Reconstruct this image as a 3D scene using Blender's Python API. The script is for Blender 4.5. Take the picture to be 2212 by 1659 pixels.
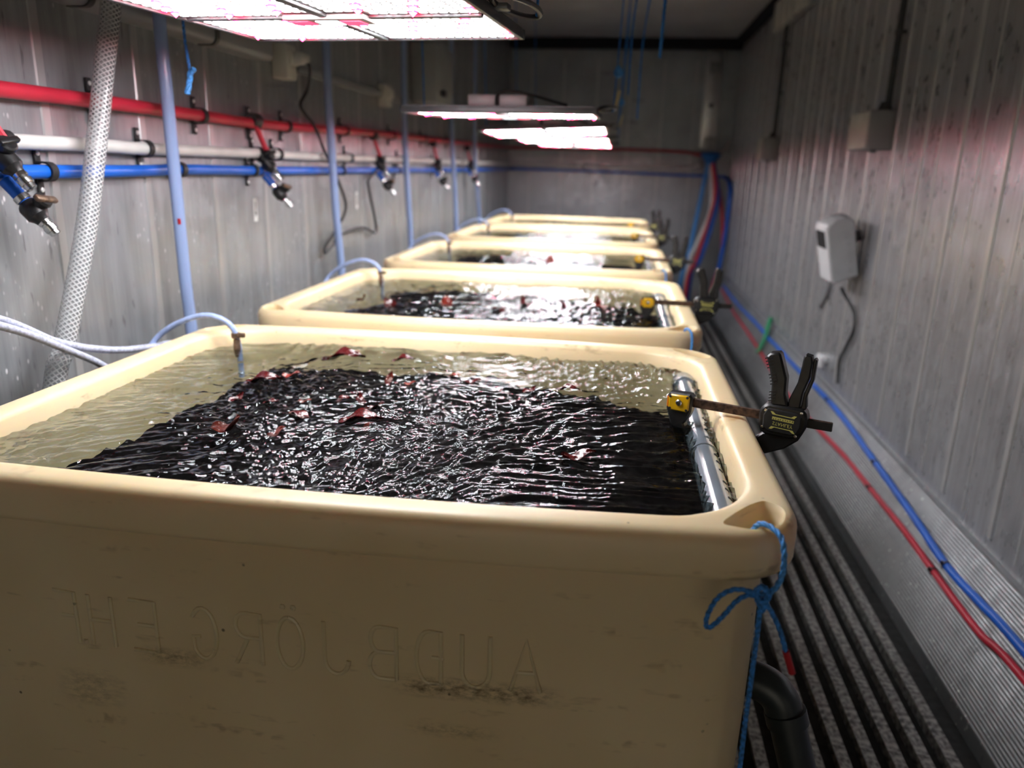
import bpy, bmesh, math, random
import numpy as np
from mathutils import Vector, Matrix

random.seed(7)
SC = bpy.context.scene
COL = SC.collection
for o in list(bpy.data.objects):
    bpy.data.objects.remove(o, do_unlink=True)

# ------------------------------------------------------------------ camera
PITCH, YAW, ROLL = 0.27650, 0.12758, 0.027
cy, sy = math.cos(YAW), math.sin(YAW)
cp, sp = math.cos(PITCH), math.sin(PITCH)
cr, sr = math.cos(ROLL), math.sin(ROLL)
rgt = Vector((cy, sy, 0)); f0 = Vector((-sy, cy, 0)); zup = Vector((0, 0, 1))
fwd = f0 * cp - zup * sp
upv = zup * cp + f0 * sp
cam_r = rgt * cr + upv * sr
cam_u = upv * cr - rgt * sr
M = Matrix((cam_r, cam_u, -fwd)).transposed().to_4x4()
M.translation = Vector((0, 0, 1.30))
cd = bpy.data.cameras.new('camera')
cam = bpy.data.objects.new('camera', cd); COL.objects.link(cam)
cam.matrix_world = M
cd.sensor_fit = 'HORIZONTAL'; cd.sensor_width = 36.0
cd.lens = 1660.0 / 2212.0 * 36.0
cd.clip_start = 0.02; cd.clip_end = 60
cd.dof.use_dof = True
cd.dof.focus_distance = 1.18
cd.dof.aperture_fstop = 2.7
SC.camera = cam

# ------------------------------------------------------------------ world, exposure
w = bpy.data.worlds.new('world'); SC.world = w
w.use_nodes = True
bg = w.node_tree.nodes['Background']
bg.inputs[0].default_value = (1.0, 0.91, 0.75, 1)
bg.inputs[1].default_value = 0.80
LED_WHITE, LED_RED = 84.0, 82.0
SC.view_settings.view_transform = 'Standard'
SC.view_settings.look = 'None'
SC.view_settings.exposure = 0.0
SC.view_settings.gamma = 1.0
SC.view_settings.use_curve_mapping = False
SC.cycles.use_denoising = True
SC.cycles.use_auto_tile = False
SC.cycles.time_limit = 1000.0
SC.cycles.use_adaptive_sampling = True
SC.cycles.adaptive_threshold = 0.03
SC.cycles.max_bounces = 6
SC.cycles.diffuse_bounces = 3
SC.cycles.glossy_bounces = 3
SC.cycles.transparent_max_bounces = 10
SC.cycles.sample_clamp_indirect = 6.0
SC.cycles.caustics_reflective = False
SC.cycles.caustics_refractive = False

# ------------------------------------------------------------------ dimensions (metres; floor z = 0)
XL, XR = -1.175, 1.108
YB, YF = 8.36, -1.7
ZC = 2.54
RIM = 0.903
TUB_Y = [0.0, 1.137, 2.337, 3.59, 4.79]       # offsets of each tub behind the first
ORD = ['nearest', 'second', 'third', 'fourth', 'farthest']

# ------------------------------------------------------------------ material helpers
def new_mat(name):
    m = bpy.data.materials.new(name); m.use_nodes = True
    nt = m.node_tree
    return m, nt, nt.nodes['Principled BSDF']

def N(nt, typ, **kw):
    n = nt.nodes.new(typ)
    for k, v in kw.items():
        setattr(n, k, v)
    return n

def link(nt, a, b):
    nt.links.new(a, b)

def coords(nt, scale=(1, 1, 1), kind='Object', loc=(0, 0, 0)):
    tc = N(nt, 'ShaderNodeTexCoord'); mp = N(nt, 'ShaderNodeMapping')
    mp.inputs['Scale'].default_value = scale
    mp.inputs['Location'].default_value = loc
    link(nt, tc.outputs[kind], mp.inputs[0])
    return mp.outputs[0]

def noise(nt, vec, scale, detail=4, rough=0.55, dist=0.0):
    n = N(nt, 'ShaderNodeTexNoise')
    n.inputs['Scale'].default_value = scale
    n.inputs['Detail'].default_value = detail
    n.inputs['Roughness'].default_value = rough
    n.inputs['Distortion'].default_value = dist
    link(nt, vec, n.inputs['Vector'])
    return n.outputs['Fac']

def ramp(nt, fac, stops):
    r = N(nt, 'ShaderNodeValToRGB')
    el = r.color_ramp.elements
    while len(el) < len(stops):
        el.new(0.5)
    for e, (p, c) in zip(el, stops):
        e.position = p
        e.color = c if len(c) == 4 else (*c, 1)
    link(nt, fac, r.inputs[0])
    return r.outputs[0]

def mixc(nt, fac, a, b, mode='MIX'):
    m = N(nt, 'ShaderNodeMix', data_type='RGBA', blend_type=mode)
    if isinstance(fac, (int, float)):
        m.inputs[0].default_value = fac
    else:
        link(nt, fac, m.inputs[0])
    for i, v in ((6, a), (7, b)):
        if isinstance(v, tuple):
            m.inputs[i].default_value = v if len(v) == 4 else (*v, 1)
        else:
            link(nt, v, m.inputs[i])
    return m.outputs[2]

def math_(nt, op, a, b=None, c=None):
    m = N(nt, 'ShaderNodeMath', operation=op)
    for i, v in enumerate((a, b, c)):
        if v is None:
            continue
        if isinstance(v, (int, float)):
            m.inputs[i].default_value = v
        else:
            link(nt, v, m.inputs[i])
    return m.outputs[0]

def bump(nt, bs, height, strength=0.2, dist=0.01):
    b = N(nt, 'ShaderNodeBump')
    b.inputs['Strength'].default_value = strength
    b.inputs['Distance'].default_value = dist
    link(nt, height, b.inputs['Height'])
    link(nt, b.outputs[0], bs.inputs['Normal'])

def plain(name, col, rough=0.5, metal=0.0, var=0.0, scale=30, emit=None, coat=0.0, sss=0.0):
    m, nt, bs = new_mat(name)
    bs.inputs['Roughness'].default_value = rough
    bs.inputs['Metallic'].default_value = metal
    bs.inputs['Coat Weight'].default_value = coat
    if var > 0:
        v = coords(nt)
        f = noise(nt, v, scale, 1)
        dk = tuple(c * (1 - var) for c in col); lt = tuple(min(1, c * (1 + var)) for c in col)
        link(nt, ramp(nt, f, [(0.3, dk), (0.7, lt)]), bs.inputs['Base Color'])
    else:
        bs.inputs['Base Color'].default_value = (*col, 1)
    if emit:
        bs.inputs['Emission Color'].default_value = (*emit[0], 1)
        bs.inputs['Emission Strength'].default_value = emit[1]
    return m

def aluminium(name, base=(0.50, 0.51, 0.53), streak=(1, 14, 0.8), spots=0.5, rough=0.38, metal=0.85, blotch=0.35):
    """worn sheet aluminium: vertical streaks, dull blotches, dried salt spots"""
    m, nt, bs = new_mat(name)
    v = coords(nt)
    f1 = noise(nt, coords(nt, streak), 3.0, 3, 0.6)
    f2 = noise(nt, v, 1.7, 2, 0.6)
    f3 = noise(nt, coords(nt, (1, 1, 0.55)), 24.0, 2, 0.6)
    c1 = ramp(nt, f1, [(0.28, tuple(c * 0.80 for c in base)), (0.72, tuple(min(1, c * 1.12) for c in base))])
    c2 = mixc(nt, ramp(nt, f2, [(0.35, (0, 0, 0)), (0.7, (blotch,) * 3)]), c1, (0.17, 0.17, 0.17))
    # dark scuffs
    sc = noise(nt, coords(nt, (1, 26, 5)), 3.0, 2, 0.5)
    c3 = mixc(nt, ramp(nt, sc, [(0.66, (0, 0, 0)), (0.74, (0.55,) * 3)]), c2, (0.13, 0.13, 0.14))
    # dried salt spots and drips
    vo = N(nt, 'ShaderNodeTexVoronoi'); vo.inputs['Scale'].default_value = 1.0
    wob = coords(nt, (1, 1, 0.55))
    sc2 = N(nt, 'ShaderNodeMapping'); sc2.inputs['Scale'].default_value = (60, 60, 60)
    link(nt, wob, sc2.inputs[0]); link(nt, sc2.outputs[0], vo.inputs['Vector'])
    dot = ramp(nt, vo.outputs['Distance'], [(0.10, (1, 1, 1)), (0.24, (0, 0, 0))])
    msk = ramp(nt, noise(nt, v, 2.6, 1, 0.6), [(0.44, (0, 0, 0)), (0.60, (spots,) * 3)])
    pick = ramp(nt, f3, [(0.46, (0, 0, 0)), (0.56, (1, 1, 1))])
    sm = mixc(nt, 1.0, mixc(nt, 1.0, dot, msk, 'MULTIPLY'), pick, 'MULTIPLY')
    c4 = mixc(nt, sm, c3, (0.80, 0.81, 0.82))
    link(nt, c4, bs.inputs['Base Color'])
    rr = ramp(nt, f3, [(0.25, (rough - 0.09,) * 3), (0.75, (rough + 0.14,) * 3)])
    link(nt, rr, bs.inputs['Roughness'])
    mm = N(nt, 'ShaderNodeMix', data_type='FLOAT')
    link(nt, sm, mm.inputs[0]); mm.inputs[2].default_value = metal; mm.inputs[3].default_value = 0.1
    link(nt, mm.outputs[0], bs.inputs['Metallic'])
    bump(nt, bs, noise(nt, v, 5.0, 2, 0.5), 0.35, 0.012)
    return m

def tub_plastic():
    m, nt, bs = new_mat('cream_polyethylene')
    v = coords(nt)
    f = noise(nt, v, 3.5, 2, 0.6)
    base = ramp(nt, f, [(0.3, (0.77, 0.60, 0.35)), (0.7, (0.84, 0.68, 0.43))])
    # brown smears rubbed on along the walls
    s1 = noise(nt, coords(nt, (5, 5, 26)), 1.6, 3, 0.65)
    s2 = noise(nt, v, 60, 1, 0.6)
    smear = mixc(nt, 1.0, ramp(nt, s1, [(0.60, (0, 0, 0)), (0.72, (0.45,) * 3)]), ramp(nt, s2, [(0.42, (0, 0, 0)), (0.6, (1, 1, 1))]), 'MULTIPLY')
    c = mixc(nt, smear, base, (0.26, 0.15, 0.06))
    # two scraped marks below the lettering, on the front wall (own shape, fixed to the tub)
    sep = N(nt, 'ShaderNodeSeparateXYZ')
    tc = N(nt, 'ShaderNodeTexCoord'); link(nt, tc.outputs['Object'], sep.inputs[0])
    def band(sock, lo, hi, soft):
        a = N(nt, 'ShaderNodeMapRange'); a.inputs[1].default_value = lo - soft; a.inputs[2].default_value = lo + soft
        b = N(nt, 'ShaderNodeMapRange'); b.inputs[1].default_value = hi + soft; b.inputs[2].default_value = hi - soft
        link(nt, sock, a.inputs[0]); link(nt, sock, b.inputs[0])
        return math_(nt, 'MULTIPLY', a.outputs[0], b.outputs[0])
    tot = None
    for (xa, xb, za, zb, k) in ((0.135, 0.325, 0.632, 0.655, 1.0), (-0.225, -0.15, 0.635, 0.655, 0.8), (0.15, 0.25, 0.572, 0.584, 0.7), (-0.36, -0.28, 0.55, 0.60, 0.4)):
        b = math_(nt, 'MULTIPLY', math_(nt, 'MULTIPLY', band(sep.outputs[0], xa, xb, 0.02), band(sep.outputs[2], za, zb, 0.008)), k)
        tot = b if tot is None else math_(nt, 'MAXIMUM', tot, b)
    rag = noise(nt, coords(nt, (22, 22, 45)), 3.0, 4, 0.7)
    tm = math_(nt, 'MULTIPLY', tot, ramp(nt, rag, [(0.40, (0, 0, 0)), (0.66, (0.9,) * 3)]))
    c = mixc(nt, tm, c, (0.12, 0.07, 0.03))
    # rust run off the clamp bar on the right rim
    ru = math_(nt, 'MULTIPLY', math_(nt, 'MULTIPLY', band(sep.outputs[0], 0.570, 0.606, 0.012), band(sep.outputs[1], -0.055, -0.030, 0.010)), ramp(nt, s2, [(0.3, (0.25,) * 3), (0.6, (0.85,) * 3)]))
    c = mixc(nt, ru, c, (0.60, 0.24, 0.05))
    # specks of dirt
    vo = N(nt, 'ShaderNodeTexVoronoi'); vo.inputs['Scale'].default_value = 26
    link(nt, v, vo.inputs['Vector'])
    sp_ = mixc(nt, 1.0, ramp(nt, vo.outputs['Distance'], [(0.045, (0.8,) * 3), (0.075, (0, 0, 0))]),
               ramp(nt, noise(nt, v, 9, 2), [(0.52, (0, 0, 0)), (0.6, (1, 1, 1))]), 'MULTIPLY')
    c = mixc(nt, sp_, c, (0.07, 0.045, 0.025))
    link(nt, c, bs.inputs['Base Color'])
    link(nt, ramp(nt, f, [(0.3, (0.36,) * 3), (0.7, (0.5,) * 3)]), bs.inputs['Roughness'])
    bs.inputs['Subsurface Weight'].default_value = 0.25
    bs.inputs['Subsurface Radius'].default_value = (0.05, 0.028, 0.010)
    bs.inputs['Subsurface Scale'].default_value = 0.5
    bump(nt, bs, noise(nt, v, 20, 2), 0.10, 0.004)
    return m

def water_mat():
    m = bpy.data.materials.new('seawater'); m.use_nodes = True
    nt = m.node_tree; nt.nodes.clear()
    out = N(nt, 'ShaderNodeOutputMaterial')
    tr = N(nt, 'ShaderNodeBsdfTransparent'); tr.inputs[0].default_value = (0.66, 0.70, 0.68, 1)
    gl = N(nt, 'ShaderNodeBsdfGlossy'); gl.inputs['Roughness'].default_value = 0.018
    gl.inputs['Color'].default_value = (0.95, 0.97, 1, 1)
    fr = N(nt, 'ShaderNodeFresnel'); fr.inputs[0].default_value = 1.33
    mx = N(nt, 'ShaderNodeMixShader')
    link(nt, fr.outputs[0], mx.inputs[0]); link(nt, tr.outputs[0], mx.inputs[1]); link(nt, gl.outputs[0], mx.inputs[2])
    link(nt, mx.outputs[0], out.inputs[0])
    return m

def hose_braid(name, nu, nv, clear, thread, alpha=0.45):
    """clear pvc hose with a woven thread net; UV: u around, v along in metres"""
    m, nt, bs = new_mat(name)
    tc = N(nt, 'ShaderNodeTexCoord'); sp_ = N(nt, 'ShaderNodeSeparateXYZ'); link(nt, tc.outputs['UV'], sp_.inputs[0])
    def helix(s):
        a = math_(nt, 'MULTIPLY', sp_.outputs[0], nu)
        b = math_(nt, 'MULTIPLY', sp_.outputs[1], nv * s)
        fr = math_(nt, 'FRACT', math_(nt, 'ADD', a, b))
        d = math_(nt, 'ABSOLUTE', math_(nt, 'SUBTRACT', fr, 0.5))
        return math_(nt, 'LESS_THAN', d, 0.13)
    net = math_(nt, 'MAXIMUM', helix(1), helix(-1))
    link(nt, mixc(nt, net, clear, thread), bs.inputs['Base Color'])
    al = N(nt, 'ShaderNodeMix', data_type='FLOAT'); link(nt, net, al.inputs[0]); al.inputs[2].default_value = alpha; al.inputs[3].default_value = 0.95
    link(nt, al.outputs[0], bs.inputs['Alpha'])
    bs.inputs['Roughness'].default_value = 0.18
    bump(nt, bs, net, 0.3, 0.002)
    return m

MAT = {}
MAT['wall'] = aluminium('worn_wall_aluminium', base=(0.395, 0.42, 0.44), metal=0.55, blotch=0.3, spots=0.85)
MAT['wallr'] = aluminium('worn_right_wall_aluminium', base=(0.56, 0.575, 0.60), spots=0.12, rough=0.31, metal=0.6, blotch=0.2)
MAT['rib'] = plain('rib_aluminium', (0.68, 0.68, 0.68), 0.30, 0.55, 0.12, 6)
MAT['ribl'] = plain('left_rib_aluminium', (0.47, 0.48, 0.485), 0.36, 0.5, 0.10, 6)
MAT['kick'] = aluminium('scuff_plate_aluminium', base=(0.29, 0.305, 0.32), streak=(1, 1, 8), spots=0.9, rough=0.42, metal=0.6)
MAT['bar'] = plain('floor_bar_aluminium', (0.32, 0.315, 0.30), 0.5, 0.35, 0.7, 75)
MAT['pit'] = plain('floor_channel_dark', (0.022, 0.023, 0.022), 0.6, 0, 0.5, 40)
MAT['ceil'] = plain('ceiling_panel_grey', (0.80, 0.78, 0.77), 0.55, 0, 0.05, 2.5)
MAT['black_band'] = plain('matt_black_band', (0.006, 0.007, 0.010), 0.8)
MAT['tub'] = tub_plastic()
MAT['water'] = water_mat()
MAT['weedmass'] = plain('submerged_seaweed', (0.0035, 0.0018, 0.0022), 0.95, 0, 0.6, 26)
MAT['weedmass'].node_tree.nodes['Principled BSDF'].inputs['Specular IOR Level'].default_value = 0.1
MAT['frond'] = plain('wet_dulse', (0.075, 0.007, 0.007), 0.25, 0, 0.55, 25, coat=0.4)
MAT['frond2'] = plain('bright_dulse', (0.19, 0.022, 0.012), 0.28, 0, 0.4, 25, coat=0.3)
MAT['red'] = plain('red_pex_pipe', (0.55, 0.022, 0.050), 0.36, 0, 0.12, 8)
MAT['white'] = plain('white_pipe', (0.75, 0.76, 0.73), 0.4, 0, 0.08, 12)
MAT['blue'] = plain('blue_pex_pipe', (0.008, 0.125, 0.62), 0.34, 0, 0.12, 8)
MAT['black'] = plain('black_plastic', (0.012, 0.012, 0.013), 0.36, 0, 0.3, 60)
MAT['blackm'] = plain('matt_black_plastic', (0.016, 0.016, 0.017), 0.55, 0, 0.3, 60)
MAT['chrome'] = plain('bright_metal', (0.72, 0.72, 0.72), 0.18, 1.0, 0.15, 50)
MAT['brass'] = plain('tarnished_brass', (0.20, 0.13, 0.09), 0.4, 0.6, 0.4, 90)
MAT['screw'] = plain('pale_screw', (0.8, 0.8, 0.78), 0.35, 0.5)
MAT['grey_pvc'] = plain('grey_pvc', (0.17, 0.20, 0.235), 0.20, 0, 0.15, 12, coat=0.4)
MAT['hole'] = plain('dark_hole', (0.006, 0.006, 0.007), 0.8)
MAT['drain'] = plain('black_drain_pipe', (0.016, 0.022, 0.024), 0.35, 0, 0.3, 14)
MAT['rust'] = plain('rusty_bar', (0.085, 0.048, 0.032), 0.6, 0.45, 0.6, 130)
MAT['yellow'] = plain('yellow_plastic', (0.80, 0.46, 0.005), 0.32, 0, 0.15, 40, coat=0.3)
MAT['orange'] = plain('orange_plastic', (0.80, 0.22, 0.01), 0.35)
MAT['print'] = plain('yellow_print', (0.62, 0.58, 0.16), 0.5)
MAT['rope'] = plain('blue_rope', (0.035, 0.21, 0.60), 0.6, 0, 0.45, 220)
MAT['ropelt'] = plain('pale_blue_rope', (0.07, 0.30, 0.72), 0.6, 0, 0.4, 220)
MAT['redtape'] = plain('red_tape', (0.42, 0.008, 0.018), 0.5)
MAT['hose1'] = hose_braid('braided_suction_hose', 10.0, 95.0, (0.20, 0.215, 0.23), (0.60, 0.61, 0.61), 0.40)
MAT['hose2'] = hose_braid('pale_blue_hose', 20.0, 260.0, (0.27, 0.38, 0.66), (0.36, 0.46, 0.72), 0.88)
MAT['air'] = plain('air_tube', (0.36, 0.46, 0.74), 0.3, 0, 0.15, 70)
MAT['airw'] = plain('salted_air_tube', (0.50, 0.53, 0.66), 0.5, 0, 0.25, 160)
MAT['boxw'] = plain('white_socket_plastic', (0.62, 0.62, 0.58), 0.5, 0, 0.08, 10)
MAT['boxg'] = plain('grey_box_plastic', (0.33, 0.35, 0.36), 0.5, 0, 0.06, 6)
MAT['trunk'] = plain('grey_trunking', (0.26, 0.27, 0.29), 0.5, 0.1, 0.1, 5)
MAT['conduit'] = plain('dark_grey_conduit', (0.045, 0.052, 0.055), 0.45, 0, 0.2, 20)
MAT['ctrl'] = plain('pale_grey_housing', (0.50, 0.53, 0.54), 0.45, 0, 0.05, 12)
MAT['ctrlw'] = plain('white_housing', (0.78, 0.80, 0.82), 0.4, 0, 0.04, 12)
MAT['display'] = plain('dark_display', (0.035, 0.035, 0.04), 0.2)
MAT['cable'] = plain('dark_cable', (0.022, 0.023, 0.026), 0.5)
MAT['cableg'] = plain('grey_cable', (0.16, 0.16, 0.165), 0.5)
MAT['green'] = plain('green_strap', (0.02, 0.30, 0.13), 0.5)
MAT['board'] = plain('led_board', (0.52, 0.50, 0.49), 0.4, 0.2, 0.06, 40)
MAT['heatsink'] = plain('lamp_frame_aluminium', (0.13, 0.135, 0.14), 0.4, 0.7, 0.1, 30)
MAT['ledw'] = plain('white_led', (0.9, 0.9, 0.9), 0.5, emit=((0.89, 0.97, 1.0), LED_WHITE))
MAT['ledr'] = plain('red_led', (0.9, 0.1, 0.1), 0.5, emit=((1.0, 0.015, 0.085), LED_RED))
MAT['ledp'] = plain('pink_module', (0.8, 0.2, 0.25), 0.4, emit=((1.0, 0.05, 0.16), 1.6))
MAT['ledc'] = plain('pale_module', (0.8, 0.85, 0.9), 0.4, emit=((0.75, 0.9, 1.0), 1.7))
MAT['driver'] = plain('lamp_driver_case', (0.62, 0.58, 0.60), 0.45, 0.2, 0.05, 20)
MAT['sticker'] = plain('white_sticker', (0.85, 0.86, 0.85), 0.5)
MAT['ink'] = plain('black_ink', (0.01, 0.01, 0.01), 0.6)
MAT['tag'] = plain('pale_yellow_tag', (0.62, 0.58, 0.34), 0.6)

# ------------------------------------------------------------------ mesh helpers
def thing(name, label, cat, loc=(0, 0, 0), rot=(0, 0, 0), group=None):
    o = bpy.data.objects.new(name, None); COL.objects.link(o)
    o.empty_display_size = 0.05
    o.location = loc; o.rotation_euler = rot
    tag(o, label, cat, group)
    return o

def tag(o, label, cat, group=None, kind=None):
    o['label'] = label; o['category'] = cat
    if group: o['group'] = group
    if kind: o['kind'] = kind
    return o

def catmull(pts, n=8, closed=False):
    P = [Vector(p) for p in pts]
    out = []
    k = len(P)
    rng = range(k if closed else k - 1)
    for i in rng:
        p1, p2 = P[i], P[(i + 1) % k]
        p0 = P[(i - 1) % k] if (closed or i > 0) else p1 * 2 - p2
        p3 = P[(i + 2) % k] if (closed or i + 2 < k) else p2 * 2 - p1
        for j in range(n):
            t = j / n
            out.append(0.5 * ((2 * p1) + (p2 - p0) * t + (2 * p0 - 5 * p1 + 4 * p2 - p3) * t * t + (3 * p1 - p0 - 3 * p2 + p3) * t ** 3))
    if not closed:
        out.append(P[-1].copy())
    return out

def frames(pts):
    fr = []
    n = len(pts)
    t0 = (pts[1] - pts[0]).normalized()
    a = Vector((0, 0, 1)) if abs(t0.z) < 0.9 else Vector((1, 0, 0))
    u = t0.cross(a).normalized()
    for i in range(n):
        t = (pts[min(i + 1, n - 1)] - pts[max(i - 1, 0)])
        t = t.normalized() if t.length > 1e-9 else t0
        u = (u - t * u.dot(t))
        u = u.normalized() if u.length > 1e-9 else t.orthogonal().normalized()
        fr.append((u, t.cross(u)))
    return fr

class MB:
    def __init__(s):
        s.v = []; s.f = []; s.uv = []
    def add(s, vs, fs, uvs=None):
        b = len(s.v)
        s.v += [Vector(p) for p in vs]
        s.f += [tuple(i + b for i in f) for f in fs]
        s.uv += uvs if uvs else [None] * len(fs)
        return s
    def box(s, c, size, rot=None, ch=0.0):
        hx, hy, hz = (d / 2 for d in size)
        if ch <= 0:
            vs = [Vector((x, y, z)) for x in (-hx, hx) for y in (-hy, hy) for z in (-hz, hz)]
            fs = [(0, 1, 3, 2), (4, 6, 7, 5), (0, 4, 5, 1), (2, 3, 7, 6), (0, 2, 6, 4), (1, 5, 7, 3)]
        else:
            bm = bmesh.new()
            bmesh.ops.create_cube(bm, size=1.0)
            for q in bm.verts:
                q.co = Vector((q.co.x * size[0], q.co.y * size[1], q.co.z * size[2]))
            bmesh.ops.bevel(bm, geom=list(bm.edges), offset=ch, segments=2, affect='EDGES', profile=0.5)
            bm.verts.index_update()
            vs = [q.co.copy() for q in bm.verts]
            fs = [tuple(q.index for q in f.verts) for f in bm.faces]
            bm.free()
        if rot is not None:
            vs = [rot @ p for p in vs]
        c = Vector(c)
        return s.add([p + c for p in vs], fs)
    def tube(s, pts, r, seg=10, cap=True, rr=None, phase=0.0):
        pts = [Vector(p) for p in pts]
        fr = frames(pts)
        vs, fs, uvs = [], [], []
        L = [0.0]
        for i in range(1, len(pts)):
            L.append(L[-1] + (pts[i] - pts[i - 1]).length)
        for i, p in enumerate(pts):
            u, w_ = fr[i]
            rad = rr[i] if rr else r
            for k in range(seg):
                a = 2 * math.pi * k / seg + phase
                vs.append(p + (u * math.cos(a) + w_ * math.sin(a)) * rad)
        for i in range(len(pts) - 1):
            for k in range(seg):
                k2 = (k + 1) % seg
                fs.append((i * seg + k, i * seg + k2, (i + 1) * seg + k2, (i + 1) * seg + k))
                a, b = k / seg, (k + 1) / seg
                uvs.append([(a, L[i]), (b, L[i]), (b, L[i + 1]), (a, L[i + 1])])
        if cap:
            fs.append(tuple(reversed(range(seg)))); uvs.append(None)
            fs.append(tuple((len(pts) - 1) * seg + k for k in range(seg))); uvs.append(None)
        return s.add(vs, fs, uvs)
    def cyl(s, a, b, r, seg=14, r2=None):
        return s.tube([a, b], r, seg, True, [r, r if r2 is None else r2])
    def lathe(s, a, d, prof, seg=16):
        """profile [(along, radius)] turned about axis a + d"""
        d = Vector(d).normalized(); a = Vector(a)
        return s.tube([a + d * t for t, _ in prof], 0, seg, True, [max(r, 1e-5) for _, r in prof])
    def prism(s, poly, y0, y1, ch=0.0, frame=None):
        """2-D outline (x, z) extruded along y, with chamfered ends"""
        n = len(poly)
        area = sum(poly[i][0] * poly[(i + 1) % n][1] - poly[(i + 1) % n][0] * poly[i][1] for i in range(n))
        if area < 0:
            poly = list(reversed(poly))
        def inset(d):
            out = []
            for i in range(n):
                p0, p1, p2 = Vector(poly[i - 1]), Vector(poly[i]), Vector(poly[(i + 1) % n])
                e1 = (p1 - p0).normalized(); e2 = (p2 - p1).normalized()
                n1 = Vector((-e1.y, e1.x)); n2 = Vector((-e2.y, e2.x))
                b = n1 + n2
                b = b.normalized() if b.length > 1e-6 else n1
                k = max(0.35, b.dot(n1))
                out.append(p1 + b * (d / k))
            return out
        lay = [(y0, inset(ch)), (y0 + ch, poly), (y1 - ch, poly), (y1, inset(ch))] if ch > 0 else [(y0, poly), (y1, poly)]
        vs, fs = [], []
        for y, pl in lay:
            vs += [Vector((p[0], y, p[1])) for p in pl]
        for j in range(len(lay) - 1):
            for i in range(n):
                i2 = (i + 1) % n
                fs.append((j * n + i, j * n + i2, (j + 1) * n + i2, (j + 1) * n + i))
        fs.append(tuple(reversed(range(n)))); fs.append(tuple((len(lay) - 1) * n + i for i in range(n)))
        if frame is not None:
            vs = [frame @ p for p in vs]
        return s.add(vs, fs)
    def rope(s, pts, r, pitch=None, seg=7):
        pitch = pitch or r * 9
        P = [Vector(p) for p in pts]
        L = [0.0]
        for i in range(1, len(P)):
            L.append(L[-1] + (P[i] - P[i - 1]).length)
        step = pitch / 9; m = max(2, int(L[-1] / step))
        Q = []; j = 0
        for i in range(m + 1):
            d = L[-1] * i / m
            while j < len(L) - 2 and L[j + 1] < d:
                j += 1
            t = (d - L[j]) / max(1e-9, L[j + 1] - L[j])
            Q.append(P[j].lerp(P[j + 1], t))
        fr = frames(Q)
        for k in range(3):
            st = []
            for i, q in enumerate(Q):
                a = 2 * math.pi * (k / 3 + L[-1] * i / m / pitch)
                st.append(q + (fr[i][0] * math.cos(a) + fr[i][1] * math.sin(a)) * r * 0.5)
            s.tube(st, r * 0.56, seg)
        return s
    def mesh(s, name, sharp=35, off=None):
        me = bpy.data.meshes.new(name)
        vs = s.v if off is None else [p - off for p in s.v]
        me.from_pydata([tuple(p) for p in vs], [], s.f)
        if any(u is not None for u in s.uv):
            lay = me.uv_layers.new(name='UVMap')
            for p, u in zip(me.polygons, s.uv):
                if u:
                    for li, c in zip(p.loop_indices, u):
                        lay.data[li].uv = c
        bm = bmesh.new(); bm.from_mesh(me)
        bmesh.ops.recalc_face_normals(bm, faces=bm.faces)
        bm.to_mesh(me); bm.free()
        for p in me.polygons:
            p.use_smooth = True
        me.set_sharp_from_angle(angle=math.radians(sharp))
        return me
    def build(s, name, mat, parent=None, sharp=35, world=False, origin=True):
        off = None; loc = Vector((0, 0, 0))
        if parent is not None and world:
            r = parent
            while r.parent: r = r.parent
            off = Vector(r.location)
        if parent is None and origin:
            lo = Vector([min(p[i] for p in s.v) for i in range(3)]); hi = Vector([max(p[i] for p in s.v) for i in range(3)])
            off = loc = Vector(((lo.x + hi.x) / 2, (lo.y + hi.y) / 2, lo.z))
        me = s.mesh(name, sharp, off)
        o = bpy.data.objects.new(name, me); COL.objects.link(o)
        o.location = loc
        me.materials.append(MAT[mat])
        if parent is not None:
            o.parent = parent
        return o

def copy_tree(o, parent=None):
    c = o.copy(); COL.objects.link(c); c.parent = parent
    for ch in list(o.children):
        copy_tree(ch, c)
    return c

def struct(o, label=None, cat=None):
    o['kind'] = 'structure'
    if label: o['label'] = label
    if cat: o['category'] = cat
    return o

# ------------------------------------------------------------------ vectorised gradient noise (for water and weed)
def pnoise(x, y, seed=0):
    rs = np.random.RandomState(seed)
    perm = rs.permutation(512)
    ang = rs.rand(512) * 2 * np.pi
    gx, gy = np.cos(ang), np.sin(ang)
    xi = np.floor(x).astype(int); yi = np.floor(y).astype(int)
    xf = x - xi; yf = y - yi
    u = xf ** 3 * (xf * (xf * 6 - 15) + 10); v = yf ** 3 * (yf * (yf * 6 - 15) + 10)
    def g(ix, iy, dx, dy):
        h = perm[(perm[ix & 511] + iy) & 511]
        return gx[h] * dx + gy[h] * dy
    a = g(xi, yi, xf, yf); b = g(xi + 1, yi, xf - 1, yf)
    c = g(xi, yi + 1, xf, yf - 1); d = g(xi + 1, yi + 1, xf - 1, yf - 1)
    return (a + u * (b - a)) * (1 - v) + (c + u * (d - c)) * v

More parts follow.
